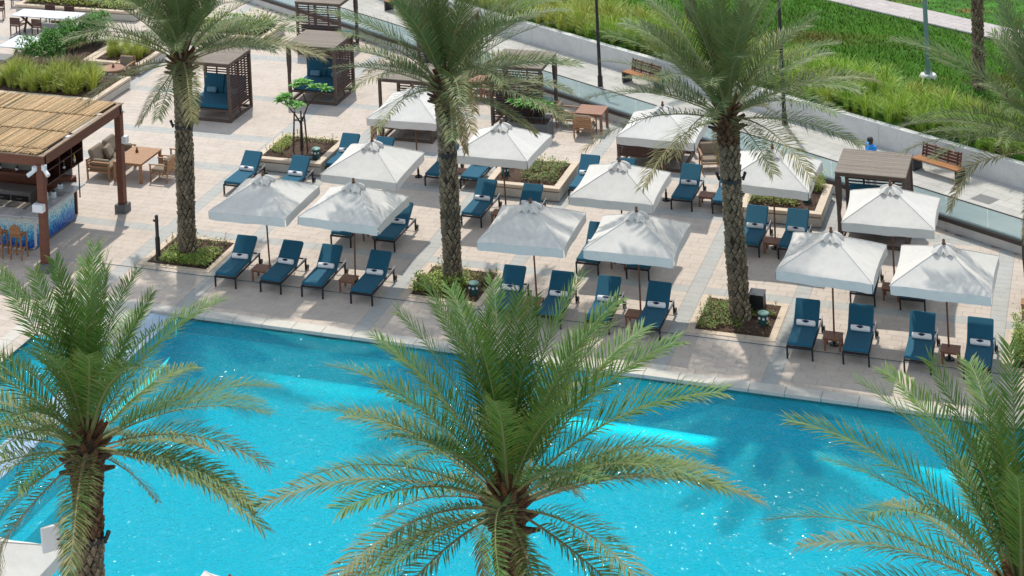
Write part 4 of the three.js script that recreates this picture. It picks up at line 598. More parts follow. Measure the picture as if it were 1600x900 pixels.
{ const t = thing('round_table', 'round teak table with four legs by the planters', 'table', [-38.72, 0, -67.3]); S().geo(new THREE.CylinderGeometry(0.47, 0.46, 0.04, 28), mat4(0, 0.66, 0)).mesh('top', M.teakPink, t); for (let k = 0; k < 4; k++) { const a = k * 1.5708 + 0.4; S().rod([Math.cos(a) * 0.38, 0, Math.sin(a) * 0.38], [Math.cos(a) * 0.34, 0.65, Math.sin(a) * 0.34], 0.025, 0.03, 8).mesh('leg', M.benchBack, t); } S().geo(new THREE.TorusGeometry(0.34, 0.018, 6, 24), mat4(0, 0.61, 0, Math.PI / 2)).mesh('apron', M.benchBack, t); }
vaseAt(-38.72, 0.68, -67.35, 'small bud vase on the round table'); chairAt(-39.55, -67.0, 1.9, 'teak armchair at the round table, back to the tall grass'); chairAt(-38.7, -68.15, 0, 'teak armchair with pale cushion behind the round table');
// dining furniture in the far corner
function darkChair(x, z, turn, label) { const t = thing('dining_chair', label, 'chair', [x, 0, z], turn, 'dark dining chairs in the far corner'); for (const sx of [-1, 1]) for (const sz of [-1, 1]) S().box(0.04, sz < 0 ? 0.82 : 0.45, 0.04, sx * 0.23, sz < 0 ? 0.41 : 0.225, sz * 0.23).mesh('leg', M.cabanaSlat, t); S().rbox(0.5, 0.05, 0.5, 0.02, 0, 0.46, 0).mesh('seat', M.cabanaSlat, t); S().rbox(0.46, 0.30, 0.03, 0.012, 0, 0.68, -0.23).mesh('backrest', M.cabanaSlat, t); for (const sx of [-1, 1]) S().box(0.05, 0.03, 0.46, sx * 0.24, 0.64, 0).mesh('armrest', M.cabanaSlat, t); }
function whiteTable(x, z, w, d, h, label) { const t = thing('white_table', label, 'table', [x, 0, z]); S().rbox(w, 0.04, d, 0.012, 0, h, 0).mesh('top', M.whiteTop, t); for (const s of [-1, 1]) { S().bar([s * (w / 2 - 0.55), 0, -d / 2 + 0.15], [s * (w / 2 - 0.35), h - 0.02, d / 2 - 0.2], 0.08, 0.08).mesh('leg', M.cabanaSlat, t); S().bar([s * (w / 2 - 0.55), 0, d / 2 - 0.15], [s * (w / 2 - 0.35), h - 0.02, -d / 2 + 0.2], 0.08, 0.08).mesh('leg', M.cabanaSlat, t); } }
whiteTable(-45.3, -73.3, 3.2, 1.05, 0.75, 'long white dining table with crossed legs in the far corner'); whiteTable(-44.5, -69.8, 1.4, 1.6, 0.6, 'low white table beside the hedge'); whiteTable(-46.2, -67.4, 1.4, 1.2, 0.6, 'low white table at the end of the hedge'); whiteTable(-49.0, -78.2, 2.2, 1.0, 0.75, 'white table far behind the planter in the corner');
for (const [x, z, a] of [[-46.4, -72.5, 0], [-45.3, -72.5, 0], [-44.3, -72.5, 0], [-45.9, -74.2, Math.PI], [-44.9, -74.2, Math.PI]]) darkChair(x, z, a + Math.PI, 'dark armchair drawn up to the long white dining table');
for (const [x, z] of [[-48.6, -74.4], [-49.0, -76.6]]) darkChair(x, z, 0.4, 'dark chair standing apart from the long white table');
{ const t = thing('lounge_sofa', 'low sofa with grey cushions beside the low white table', 'sofa', [-43.6, 0, -71.5]); S().box(2.3, 0.28, 0.8, 0, 0.16, 0).mesh('base', M.benchBack, t); for (const x of [-0.57, 0.57]) { S().rbox(1.12, 0.16, 0.78, 0.05, x, 0.38, 0).mesh('seat_cushion', M.greyCushion, t); S().rbox(1.1, 0.42, 0.18, 0.06, x, 0.64, -0.3, -0.2).mesh('back_cushion', M.greyCushion, t); } }
{ const t = thing('lounge_sofa', 'teak framed sofa with grey cushion at the near end of the hedge', 'sofa', [-45.2, 0, -68.0]); S().box(2.6, 0.10, 0.85, 0, 0.34, 0).box(2.5, 0.3, 0.75, 0, 0.15, 0).mesh('base', M.teak, t); for (const x of [-0.62, 0.62]) S().rbox(1.22, 0.15, 0.8, 0.05, x, 0.465, 0).mesh('seat_cushion', M.greyCushion, t); }
raisedPlanter(-40.4, -65.6, 5.2, 2.9, 'long raised planter of grasses behind the pergola', 41); raisedPlanter(-41.9, -69.3, 2.4, 4.2, 'raised planter holding the clipped hedge', 42); raisedPlanter(-39.4, -69.75, 2.4, 2.3, 'raised planter of yellow grasses behind the round table', 43); raisedPlanter(-45.2, -76.6, 6.2, 2.4, 'long raised planter of yellow green ground cover in the far corner', 44); raisedPlanter(-37.2, -74.2, 5, 2.2, 'raised planter behind the leaning palm fronds', 45);
planting(51, -45.2, 0.44, -76.6, 5.6, 1.9, 'yellow green ground cover in the long far planter', LIME, { bare: 0.02, h: 0.35, L: 0.2 }, 2600); planting(52, -37.2, 0.44, -74.2, 4.4, 1.7, 'green ground cover behind the leaning palm fronds', GREEN.concat(LIME), { bare: 0.02, h: 0.35, L: 0.2 }, 2200);
const tuftYel = grassTuft(61, 90, 0.95, LIME, 0.55).build(), tuftGrn = grassTuft(62, 90, 0.9, [[0.27, 0.46, 0.03], [0.20, 0.38, 0.025], [0.38, 0.52, 0.05]], 0.6).build(), tuftDry = grassTuft(63, 90, 0.9, [[0.26, 0.19, 0.10], [0.19, 0.14, 0.08], [0.30, 0.26, 0.14]], 0.5).build();
function tufts(name, geo, list, label) { const im = new THREE.InstancedMesh(geo, M.leafSoft, list.length), r = rng(list.length * 13), c = new THREE.Color(); list.forEach(([x, y, z, s], i) => { im.setMatrixAt(i, mat4(x, y, z, (r() - 0.5) * 0.2, r() * 6.28, (r() - 0.5) * 0.2, [s, s * (0.8 + 0.4 * r()), s])); const v = 0.75 + 0.45 * r(); im.setColorAt(i, c.setRGB(v * (0.95 + 0.15 * r()), v, v)); }); im.name = numbered(name); scene.add(im); tag(im, label, 'grass', null, 'stuff'); }
{ const r = rng(71), a = [], b = [], d = [], g = [], h = [];
  for (let i = 0; i < 95; i++) a.push([lerp(-42.6, -38.3, r()), 0.42, lerp(-66.2, -64.6, r()), 0.75 + 0.4 * r()]);
  for (let i = 0; i < 45; i++) d.push([lerp(-42.7, -39.6, r()), 0.42, lerp(-66.9, -66.0, r()), 0.8 + 0.3 * r()]);
  for (let i = 0; i < 26; i++) b.push([lerp(-40.3, -38.5, r()), 0.42, lerp(-70.6, -69.0, r()), 0.6 + 0.25 * r()]);
  for (let u = -46; u < 14; u += 0.33) for (let k = 0; k < 7; k++) { const [x, z] = prom(u + (r() - 0.5) * 0.4, 4.95 + k * 0.46 + (r() - 0.5) * 0.4), q = nA(x * 0.45 + 20, z * 0.45 + 60); if (k > 5 && r() < 0.6) continue; (q > 0.52 ? g : h).push([x, 0.70, z, 0.75 + 0.45 * r() + (q > 0.6 ? 0.15 : 0)]); }
  tufts('fountain_grass', tuftYel, a, 'yellow green fountain grass behind the pergola roof'); tufts('dry_grass', tuftDry, d, 'dry brown grass in front of the hedge'); tufts('fountain_grass', tuftYel, b, 'yellow grasses in the planter behind the round table'); tufts('fountain_grass', tuftGrn, g, 'bright green fountain grass along the white wall'); tufts('fountain_grass', tuftYel, h, 'yellowish fountain grass along the white wall'); }
for (let i = 0; i < 7; i++) { const o = thing('hedge_shrub', 'dense green shrub of the hedge beside the low white tables', 'shrub', [-42.6 + 0.28 * (i % 2) + i * 0.16, 0.42, -67.5 - i * 0.62], i * 1.3, 'hedge shrubs'); bush(200 + i, 0.62, 0.95, 0.62, 1100, 0.14, 0.035, HEDGE).mesh('foliage', M.leafSoft, o); S().rod([0, 0, 0], [0.05, 0.6, 0], 0.03, 0.02, 6).rod([0, 0.1, 0], [-0.2, 0.6, 0.1], 0.02, 0.012, 5).mesh('stem', M.wood, o); }
// frangipani: bare forking stems ending in rosettes of large leaves
function frangipani(name, label, x, y, z, h, n, seed, opts = {}) {
  const r = rng(seed), t = thing(name, label, opts.cat ?? 'tree', [x, y, z], 0, opts.group), st = S(), heads = [];
  const grow = (P, d, l, k, w) => { const e = P.clone().addScaledVector(d, l); st.rod(P.toArray(), e.toArray(), w, w * 0.8, 7); if (k <= 0) { heads.push([e, d]); return; } const m = 2 + (r() < 0.4 ? 1 : 0), a0 = r() * 6.28; for (let i = 0; i < m; i++) { const a = a0 + i * 6.28 / m, q = d.clone().multiplyScalar(0.75).add(V(Math.cos(a) * 0.62, 0.12, Math.sin(a) * 0.62)).normalize(); grow(e, q, l * (0.55 + 0.3 * r()), k - 1, w * 0.72); } };
  grow(V(0, 0, 0), V(0.04, 1, 0.02).normalize(), h * 0.5, n, opts.w ?? 0.045); st.mesh('trunk', M.wood, t);
  const cr = new THREE.Group(); cr.name = 'crown'; t.add(cr);
  for (const [P, d] of heads) { const s = S(), c = [[0.10, 0.36, 0.022], [0.15, 0.46, 0.03], [0.06, 0.24, 0.015]]; for (let i = 0; i < 22; i++) { const a = i * 2.4, e = 0.15 + 0.7 * r(), q = V(Math.cos(a), e, Math.sin(a)).normalize().add(d.clone().multiplyScalar(0.3)).normalize(), v = 0.8 + 0.4 * r(); leafBlade(s, P.clone().addScaledVector(q, 0.02), q, (0.24 + 0.1 * r()) * (opts.leaf ?? 1), 0.042 * (opts.leaf ?? 1), c[i % 3].map((k) => k * v), V(0, 1, 0), 0.3); } s.mesh('leaf_rosette', M.leafSoft, cr); }
  if (opts.stakes) for (let k = 0; k < 3; k++) { const a = k * 2.094 + 0.3; S().rod([Math.cos(a) * 0.30, 0, Math.sin(a) * 0.30], [Math.cos(a) * 0.2, 1.35, Math.sin(a) * 0.2], 0.032, 0.03, 7).mesh('stake', M.cabana, t); }
  if (opts.stakes) S().rod([0.26, 1.1, 0.08], [-0.2, 1.1, 0.12], 0.016, 0.016, 5).rod([-0.2, 1.1, 0.12], [0.05, 1.12, -0.24], 0.016, 0.016, 5).mesh('tie', M.cabana, t);
}
frangipani('frangipani_tree', 'staked young frangipani tree in the raised planter', -27.75, 0.42, -61.1, 1.95, 3, 303, { stakes: true, leaf: 1.3 });
frangipani('frangipani_tree', 'thin frangipani tree in front of the white tables', -44.0, 0.0, -66.2, 2.0, 2, 311, { leaf: 0.9 });
{ const t = thing('planter_trough', 'dark grey trough with leafy frangipani before the slatted cabana', 'planter', [-20.75, 0, -65.65]); for (const [w, d, x, z] of [[1.5, 0.06, 0, 0.35], [1.5, 0.06, 0, -0.35], [0.06, 0.64, 0.72, 0], [0.06, 0.64, -0.72, 0]]) S().box(w, 0.55, d, x, 0.275, z).mesh('side_panel', M.greyStone, t); S().box(1.38, 0.04, 0.64, 0, 0.47, 0).mesh('soil', M.soil, t); }
for (let i = 0; i < 6; i++) frangipani('frangipani_shrub', 'leafy frangipani shrub growing in the dark trough', -21.25 + i * 0.21, 0.48, -65.72 + (i % 2) * 0.16, 0.75, 1, 320 + i, { cat: 'shrub', group: 'frangipani in the dark trough', w: 0.022, leaf: 1.35 });
// ---------------------------------------------------------------- promenade furniture and the lawn beyond
bench(-2.4, 'wooden bench facing the boarded cabana, whole back visible'); bench(-15.7, 'wooden bench on the promenade near the black lamp post'); bench(-30.4, 'wooden bench at the far end of the promenade');
function lampPost(u, n, label, h = 5.6) { const [x, z] = prom(u, n), t = thing('lamp_post', label, 'lamp post', [x, 0, z], PROM_TURN, 'black lamp posts on the promenade'); S().rod([0, 0, 0], [0, h, 0], 0.075, 0.055, 12).mesh('pole', M.black, t); S().rod([0, 0, 0], [0, 0.4, 0], 0.105, 0.1, 12).mesh('base', M.black, t); S().rbox(0.5, 0.07, 0.16, 0.02, 0.3, h - 0.1, 0).rod([0, h - 0.1, 0], [0.1, h - 0.1, 0], 0.03, 0.03, 6).mesh('luminaire', M.whitePlastic, t); }
lampPost(-16.9, 2.45, 'black lamp post beside the promenade bench', 3.6); lampPost(-9.1, 3.9, 'black lamp post hidden among palm fronds by the wall');
{ const [x, z] = prom(-0.2, 2.85), t = thing('drain_cover', 'square grey drain cover in the promenade paving', 'drain cover', [x, 0.004, z], PROM_TURN); S().box(0.62, 0.012, 0.5, 0, 0.004, 0).mesh('plate', mat(0.16, 0.165, 0.16, 0.8), t); S().box(0.68, 0.01, 0.03, 0, 0.004, 0.265).box(0.68, 0.01, 0.03, 0, 0.004, -0.265).box(0.03, 0.01, 0.5, 0.325, 0.004, 0).box(0.03, 0.01, 0.5, -0.325, 0.004, 0).mesh('rim', M.steel, t); }
{ const [x, z] = prom(10.7 - 4.6, 10.7), t = thing('flag_pole', 'slim grey green pole on a pale footing in the lawn', 'pole', [-7.6, 0.7, -73.1]); S().rod([0, 0, 0], [0, 6, 0], 0.09, 0.07, 12).mesh('shaft', M.teal, t); S().geo(new THREE.CylinderGeometry(0.28, 0.36, 0.16, 9), mat4(0, 0.08, 0)).mesh('footing', M.whiteWall, t); for (let k = 0; k < 4; k++) { const a = k * 1.57 + 0.5; S().rod([Math.cos(a) * 0.16, 0.1, Math.sin(a) * 0.16], [Math.cos(a) * 0.16, 0.28, Math.sin(a) * 0.16], 0.02, 0.02, 6).mesh('anchor_bolt', M.steel, t); } }
{ const [x, z] = prom(4.2, 17.4), t = thing('shelter', 'dark metal shelter with a pale board beyond the path', 'shelter', [x, 0.74, z], PROM_TURN); for (const k of [-0.55, 0.55, 1.6]) S().box(0.1, 2.2, 0.1, k, 1.1, 0).mesh('post', M.greyStone, t); S().box(0.95, 1.5, 0.05, 0, 0.95, 0).mesh('board', mat(0.42, 0.41, 0.37, 0.7), t); S().box(2.4, 0.08, 1.1, 0.5, 2.24, -0.3).mesh('roof', M.greyStone, t); S().box(2.6, 0.06, 0.9, 0.5, 0.01, -0.1).mesh('footing', M.concrete, t); }
for (let i = 0; i < 9; i++) { const [x, z] = prom(-4 + i * 2.6, 20.8 + (i % 2) * 0.5), o = thing('far_shrub', 'dark green shrub of the row beyond the lawn path', 'shrub', [x, 0.7, z], i, 'shrubs beyond the path'); bush(400 + i, 1.5, 1.5, 1.1, 900, 0.26, 0.06, [[0.012, 0.055, 0.02], [0.02, 0.085, 0.03], [0.008, 0.035, 0.015]]).mesh('foliage', M.leafSoft, o); S().rod([0, 0, 0], [0.05, 0.9, 0], 0.06, 0.03, 6).mesh('stem', M.wood, o); }
for (const [u, n, s] of [[4.6, 8.6, 1], [2.3, 8.1, 0.8]]) { const [x, z] = prom(u, n), r = rng(Math.round(u * 10)), t = thing('dry_shrub', 'grey dry shrub at the edge of the lawn', 'shrub', [x, 0.7, z], 0, 'dry shrubs on the lawn'), b = S(); for (let i = 0; i < 150; i++) { const d = randDir(r, 0.15); b.rod([d.x * 0.08, 0, d.z * 0.08], [d.x * 0.55 * s, 0.15 + d.y * 0.5 * s, d.z * 0.55 * s], 0.012, 0.004, 4, [0.25 + 0.1 * r(), 0.21, 0.15]); } b.mesh('branches', M.chip, t); }
{ // person in a blue shirt behind the balustrade
  const t = thing('person', 'person in bright blue shirt walking behind the glass', 'person', [-8.55, 0, -63.75], 2.4);
  const field = (bones, k, cell, box) => { const n = Math.ceil(Math.max(box[3] - box[0], box[4] - box[1], box[5] - box[2]) / cell) + 4, mc = new MarchingCubes(n, new THREE.MeshBasicMaterial(), false, false, 60000), h = n / 2, c = [(box[0] + box[3]) / 2, (box[1] + box[4]) / 2, (box[2] + box[5]) / 2]; mc.isolation = 0;
    for (let z = 0; z < n; z++) for (let y = 0; y < n; y++) for (let x = 0; x < n; x++) { const p = [c[0] + (x - h) * cell, c[1] + (y - h) * cell, c[2] + (z - h) * cell]; let d = 1e9; for (const [a, ra, b, rb] of bones) { const ab = [b[0] - a[0], b[1] - a[1], b[2] - a[2]], ap = [p[0] - a[0], p[1] - a[1], p[2] - a[2]], q = clamp((ab[0] * ap[0] + ab[1] * ap[1] + ab[2] * ap[2]) / ((ab[0] ** 2 + ab[1] ** 2 + ab[2] ** 2) || 1)), e = Math.hypot(ap[0] - ab[0] * q, ap[1] - ab[1] * q, ap[2] - ab[2] * q) - lerp(ra, rb, q), m = Math.max(k - Math.abs(d - e), 0) / k; d = Math.min(d, e) - m * m * k * 0.25; } mc.field[x + y * n + z * n * n] = -d; }
    mc.update(); const g = new THREE.BufferGeometry(), cnt = mc.count, P = new Float32Array(cnt * 3), N = new Float32Array(cnt * 3); for (let i = 0; i < cnt * 3; i++) { P[i] = mc.positionArray[i] * h * cell + c[i % 3]; N[i] = mc.normalArray[i]; } g.setAttribute('position', new THREE.BufferAttribute(P, 3)); g.computeVertexNormals(); g.setAttribute('uv', new THREE.BufferAttribute(new Float32Array(cnt * 2), 2)); return g; };
  const body = [[[0, 0.88, 0], 0.115, [0, 1.18, 0.01], 0.135], [[-0.15, 1.32, 0], 0.06, [0.15, 1.32, 0], 0.06], [[0, 1.2, 0], 0.13, [0, 1.33, 0], 0.08], [[0, 1.33, 0], 0.05, [0, 1.42, 0.01], 0.05], [[-0.08, 0.86, 0], 0.085, [-0.09, 0.46, 0.06], 0.06], [[-0.09, 0.46, 0.06], 0.055, [-0.09, 0.08, 0.0], 0.04], [[0.08, 0.86, 0], 0.085, [0.09, 0.46, -0.02], 0.06], [[0.09, 0.46, -0.02], 0.055, [0.09, 0.08, -0.12], 0.04], [[-0.09, 0.04, -0.02], 0.04, [-0.09, 0.03, 0.12], 0.035], [[0.09, 0.04, -0.14], 0.04, [0.09, 0.03, 0.0], 0.035], [[-0.18, 1.31, 0], 0.048, [-0.24, 1.06, -0.06], 0.04], [[-0.24, 1.06, -0.06], 0.038, [-0.22, 0.84, 0.02], 0.028], [[0.18, 1.31, 0], 0.048, [0.24, 1.06, 0.04], 0.04], [[0.24, 1.06, 0.04], 0.038, [0.22, 0.85, 0.12], 0.028]];
  for (const s of [-1, 1]) for (let f = 0; f < 4; f++) body.push([[s * 0.22, 0.83, s < 0 ? 0.02 : 0.12], 0.024, [s * 0.215, 0.735 + 0.01 * Math.abs(f - 1.5), (s < 0 ? 0.0 : 0.10) + f * 0.017], 0.009]);
  const skin = new THREE.Mesh(field(body, 0.05, 0.022, [-0.32, -0.02, -0.28, 0.32, 1.5, 0.28]), mat(0.10, 0.055, 0.035, 0.6)); skin.name = 'body'; t.add(skin);
  const head = new THREE.Mesh(field([[[0, 1.50, 0], 0.082, [0, 1.53, -0.02], 0.088], [[0, 1.45, 0.02], 0.055, [0, 1.44, 0.05], 0.04], [[0, 1.49, 0.085], 0.012, [0, 1.47, 0.10], 0.015], [[-0.082, 1.49, -0.005], 0.018, [-0.085, 1.47, -0.005], 0.012], [[0.082, 1.49, -0.005], 0.018, [0.085, 1.47, -0.005], 0.012]], 0.02, 0.009, [-0.12, 1.38, -0.14, 0.12, 1.64, 0.14]), mat(0.10, 0.055, 0.035, 0.6)); head.name = 'head'; t.add(head);
  S().geo(new THREE.SphereGeometry(0.1, 16, 10, 0, 6.2832, 0, 1.9), mat4(0, 1.53, -0.018, -0.25, 0, 0, [0.98, 1.0, 1.06])).mesh('hair', M.black, t);
  const shirt = new THREE.Mesh(field([[[0, 0.86, 0], 0.135, [0, 1.18, 0.01], 0.150], [[-0.16, 1.32, 0], 0.072, [0.16, 1.32, 0], 0.072], [[0, 1.2, 0], 0.145, [0, 1.31, 0], 0.09], [[-0.18, 1.31, 0], 0.062, [-0.225, 1.12, -0.045], 0.058], [[0.18, 1.31, 0], 0.062, [0.225, 1.12, 0.03], 0.058]], 0.05, 0.022, [-0.32, 0.7, -0.22, 0.32, 1.44, 0.22]), mat(0.02, 0.26, 0.72, 0.85)); shirt.name = 'shirt'; t.add(shirt);
  const tr = new THREE.Mesh(field([[[-0.08, 0.86, 0], 0.10, [-0.09, 0.46, 0.06], 0.075], [[-0.09, 0.46, 0.06], 0.072, [-0.09, 0.10, 0.0], 0.06], [[0.08, 0.86, 0], 0.10, [0.09, 0.46, -0.02], 0.075], [[0.09, 0.46, -0.02], 0.072, [0.09, 0.10, -0.12], 0.06]], 0.04, 0.022, [-0.24, 0, -0.26, 0.24, 1.0, 0.2]), mat(0.02, 0.025, 0.04, 0.9)); tr.name = 'trousers'; t.add(tr);
}
// ---------------------------------------------------------------- pergola bar
{
  const t = thing('pergola', 'red brown timber pergola with reed roof over the bar', 'pergola'), H = 3.3, xr = -31.8, xl = -38.6, zr = -55.5, zf = -50.6;
  for (const [x, z] of [[xr, zr], [xr, zf], [xl, zr], [xl, zf]]) { S().box(0.22, H - 0.25, 0.22, x, 0.25 + (H - 0.25) / 2, z).mesh('post', M.pergola, t); S().rbox(0.40, 0.27, 0.40, 0.01, x, 0.135, z).mesh('plinth', M.greyStone, t); }
  S().box(xr - xl + 0.24, 0.30, 0.16, (xr + xl) / 2, H + 0.10, zf - 0.03).mesh('beam', M.pergola, t); S().box(xr - xl + 0.24, 0.30, 0.16, (xr + xl) / 2, H + 0.10, zr + 0.03).mesh('beam', M.pergola, t); S().box(0.16, 0.30, zf - zr - 0.08, xr + 0.04, H + 0.102, (zf + zr) / 2).mesh('beam', M.pergola, t); S().box(0.16, 0.30, zf - zr - 0.08, xl - 0.04, H + 0.102, (zf + zr) / 2).mesh('beam', M.pergola, t);
  for (let k = 1; k < 6; k++) S().box(0.08, 0.14, zf - zr - 0.2, lerp(xl, xr, k / 6), H + 0.14, (zf + zr) / 2).mesh('rafter', M.pergola, t);
  S().box(xr - xl + 0.30, 0.03, 0.14, (xr + xl) / 2, H + 0.268, zf + 0.01).box(0.14, 0.03, zf - zr - 0.05, xr + 0.06, H + 0.268, (zf + zr) / 2 - 0.05).box(xr - xl + 0.3, 0.03, 0.14, (xr + xl) / 2, H + 0.268, zr - 0.05).mesh('roof_trim', mat(0.44, 0.33, 0.25, 0.7, { map: T.wood }), t);
  const r = rng(83), bands = [[zr - 0.02, -54.15], [-54.2, -52.6], [-52.65, -51.05], [-51.1, zf - 0.02]].map(([a, b], i) => [a, b, i]);
  for (const [a, b, i] of bands) { const s = S(); for (let x = xl - 0.02; x < xr - 0.06; ) { const w = 0.020 + 0.022 * r(), v = 0.62 + 0.6 * r(), red = 0.95 + 0.15 * r(), e = (r() - 0.5) * 0.012, za = a + (r() - 0.5) * 0.04, zb = b + 0.08 + (r() - 0.5) * 0.10, y = H + 0.285 + (3 - i) * 0.004 + r() * 0.02; s.rod([x, y, za], [x + e, y + 0.03 + 0.012 * r(), zb], w * 0.62, w * 0.5, 5, r() < 0.05 ? [0.3, 0.22, 0.14] : [v * red, v, v * 0.92]); x += w * (r() < 0.04 ? 2.2 : 1.0); } tag(s.mesh('reed_mat', M.reed, t), null, null, null, 'stuff'); const q = S(); for (let k = 0; k < 46; k++) { const x = lerp(xl, xr - 0.2, r()); q.rod([x, H + 0.335, b + (r() - 0.5) * 0.04], [x + 0.12 + 0.3 * r(), H + 0.338, b + (r() - 0.5) * 0.04], 0.011, 0.011, 4); } q.mesh('binding', M.batten, t); }
  // white fittings on the posts
  const box = (x, y, z, w, h, d) => S().rbox(w, h, d, 0.025, x, y, z).mesh('speaker', M.whitePlastic, t, 'pale grey loudspeaker box'); box(xr - 0.02, 2.02, zf + 0.2, 0.38, 0.24, 0.18); box(xr + 0.22, 2.42, zr + 0.02, 0.18, 0.24, 0.22); box(xr - 0.05, H + 0.16, -52.3, 0.2, 0.28, 0.2);
  for (const [x, y, z, d] of [[xr - 0.14, H - 0.16, zf + 0.14, -1], [xr + 0.16, H - 0.12, zf + 0.08, 1]]) S().geo(new THREE.CylinderGeometry(0.085, 0.085, 0.14, 12), mat4(x, y + 0.06, z, 0, 0, 0)).rod([x, y, z], [x + d * 0.2, y - 0.14, z + 0.1], 0.06, 0.07, 10).mesh('spotlight', M.whitePlastic, t, 'white ceiling spotlight'); S().rod([xr + 0.14, H + 0.08, zr - 0.0], [xr + 0.22, H + 0.02, zr], 0.03, 0.04, 8).mesh('spotlight', M.whitePlastic, t);
}
{
  const mos = makeTex(512, 256, (u, v) => { const i = Math.floor(u * 170), j = Math.floor(v * 52), q = nD(i * 1.7 + 3, j * 1.9 + 5), w = nC(i * 0.3, j * 0.3), k = clamp(j / 52 + (q - 0.5) * 0.55 + (w - 0.5) * 0.35), e = 1; const st = [[0.06, 0.22, 0.58], [0.10, 0.46, 0.74], [0.36, 0.72, 0.84], [0.78, 0.86, 0.86], [0.84, 0.82, 0.78]], f = k * 4, a = Math.min(3, Math.floor(f)), c = [0, 1, 2].map((n) => lerp(st[a][n], st[a + 1][n], f - a) * (0.85 + 0.3 * q)); return c; });
  const mm = mat(0.95, 0.95, 0.95, 0.3, { map: mos }), t = thing('bar_counter', 'bar counter faced with blue gradient mosaic under the pergola', 'bar', [0, 0, 0]);
  const pts = [[-32.98, -54.4], [-32.98, -52.1], [-33.02, -51.93], [-33.12, -51.82], [-33.3, -51.78], [-38.2, -51.78]], g = new THREE.BufferGeometry(), p = [], uv = [], idx = []; let L = 0;
  pts.forEach(([x, z], i) => { if (i) L += Math.hypot(x - pts[i - 1][0], z - pts[i - 1][1]); p.push(x, 0.08, z, x, 1.05, z); uv.push(L / 3, 0.0, L / 3, 0.97); if (i) { const o = i * 2; idx.push(o - 2, o, o - 1, o - 1, o, o + 1); } });
  g.setAttribute('position', new THREE.Float32BufferAttribute(p, 3)); g.setAttribute('uv', new THREE.Float32BufferAttribute(uv, 2)); g.setIndex(idx); g.computeVertexNormals(); const face = new THREE.Mesh(g, mm); face.name = 'mosaic_front'; t.add(face);
  S().box(0.5, 1.03, 2.45, -33.24, 0.53, -53.17).box(4.9, 1.03, 0.5, -35.75, 0.53, -52.04).mesh('carcass', M.whiteWall, t); S().box(0.55, 0.08, 2.5, -33.26, 0.04, -53.2).box(4.9, 0.08, 0.5, -35.75, 0.04, -52.06).mesh('toe_kick', M.greyStone, t);
  S().rbox(0.78, 0.06, 3.0, 0.02, -33.13, 1.09, -53.25).mesh('worktop', M.marble, t); S().rbox(5.2, 0.06, 0.62, 0.02, -35.9, 1.09, -51.98).mesh('worktop', M.marble, t); S().box(0.6, 0.02, 0.4, -33.2, 1.125, -53.7).mesh('sink', M.steel, t);
  const b = thing('back_bar', 'stainless back bar cabinet behind the mosaic counter', 'cabinet', [-35.5, 0, -54.3]); S().box(2.2, 0.88, 0.6, 0, 0.44, 0).mesh('cabinet', M.steel, b); S().box(2.24, 0.04, 0.64, 0, 0.90, 0).mesh('worktop', M.steel, b); for (const x of [-0.7, 0, 0.7]) { S().box(0.64, 0.7, 0.02, x, 0.44, 0.31).mesh('door', M.black, b); S().box(0.2, 0.02, 0.03, x, 0.7, 0.33).mesh('handle', M.chrome, b); }
  const u = thing('under_counter_fridge', 'dark fridge unit with pale worktop inside the bar', 'fridge', [-34.6, 0, -53.1]); S().rbox(1.2, 0.86, 0.6, 0.01, 0, 0.43, 0).mesh('body', mat(0.42, 0.38, 0.33, 0.6), u); for (const x of [-0.3, 0.3]) { S().box(0.54, 0.66, 0.02, x, 0.42, 0.31).mesh('door', M.black, u); } for (const x of [-0.35, 0.1]) S().rbox(0.36, 0.03, 0.34, 0.01, x, 0.89, 0.02).mesh('tray', M.steel, u);
  const w = thing('bar_screen', 'grey green panel wall with timber ledge behind the bar', 'screen', [-35.6, 0, -54.95]); for (let k = 0; k < 3; k++) S().box(1.52, 1.45, 0.05, -1.6 + k * 1.55, 2.0, 0).mesh('panel', M.screen, w); S().box(4.8, 0.06, 0.34, 0, 1.24, 0.16).mesh('ledge', M.pergola, w); S().box(4.8, 1.2, 0.06, 0, 0.6, 0).mesh('lower_panel', M.pergola, w);
  const bottle = (x, y, z, h, m, label) => { const o = thing('bottle', label, 'bottle', [x, y, z], 0, 'bottles at the bar'); S().geo(new THREE.LatheGeometry([[0.001, 0], [0.042, 0], [0.045, 0.02], [0.045, 0.55], [0.018, 0.75], [0.016, 0.98], [0.001, 1]].map(([a, c]) => new THREE.Vector2(a * h / 0.3, c * h)), 10)).mesh('glass', m, o); S().geo(new THREE.CylinderGeometry(0.0465 * h / 0.3, 0.0465 * h / 0.3, h * 0.22, 10, 1, true), mat4(0, h * 0.28, 0)).mesh('label', M.whiteTop, o); S().geo(new THREE.CylinderGeometry(0.018 * h / 0.3, 0.018 * h / 0.3, h * 0.16, 8), mat4(0, h * 0.92, 0)).mesh('cap', M.gold, o); };
  for (const [x, h] of [[-34.1, 0.46], [-34.65, 0.36], [-35.35, 0.32], [-36.0, 0.34], [-36.5, 0.30]]) bottle(x, 1.272, -54.75, h, M.bottle, 'dark bottle standing on the timber ledge of the bar'); for (const [x, z] of [[-33.7, -53.4], [-33.72, -53.1]]) bottle(x - 0.25, 0, z - 0.6, 0.34, M.bottle, 'dark bottle standing on the bar floor');
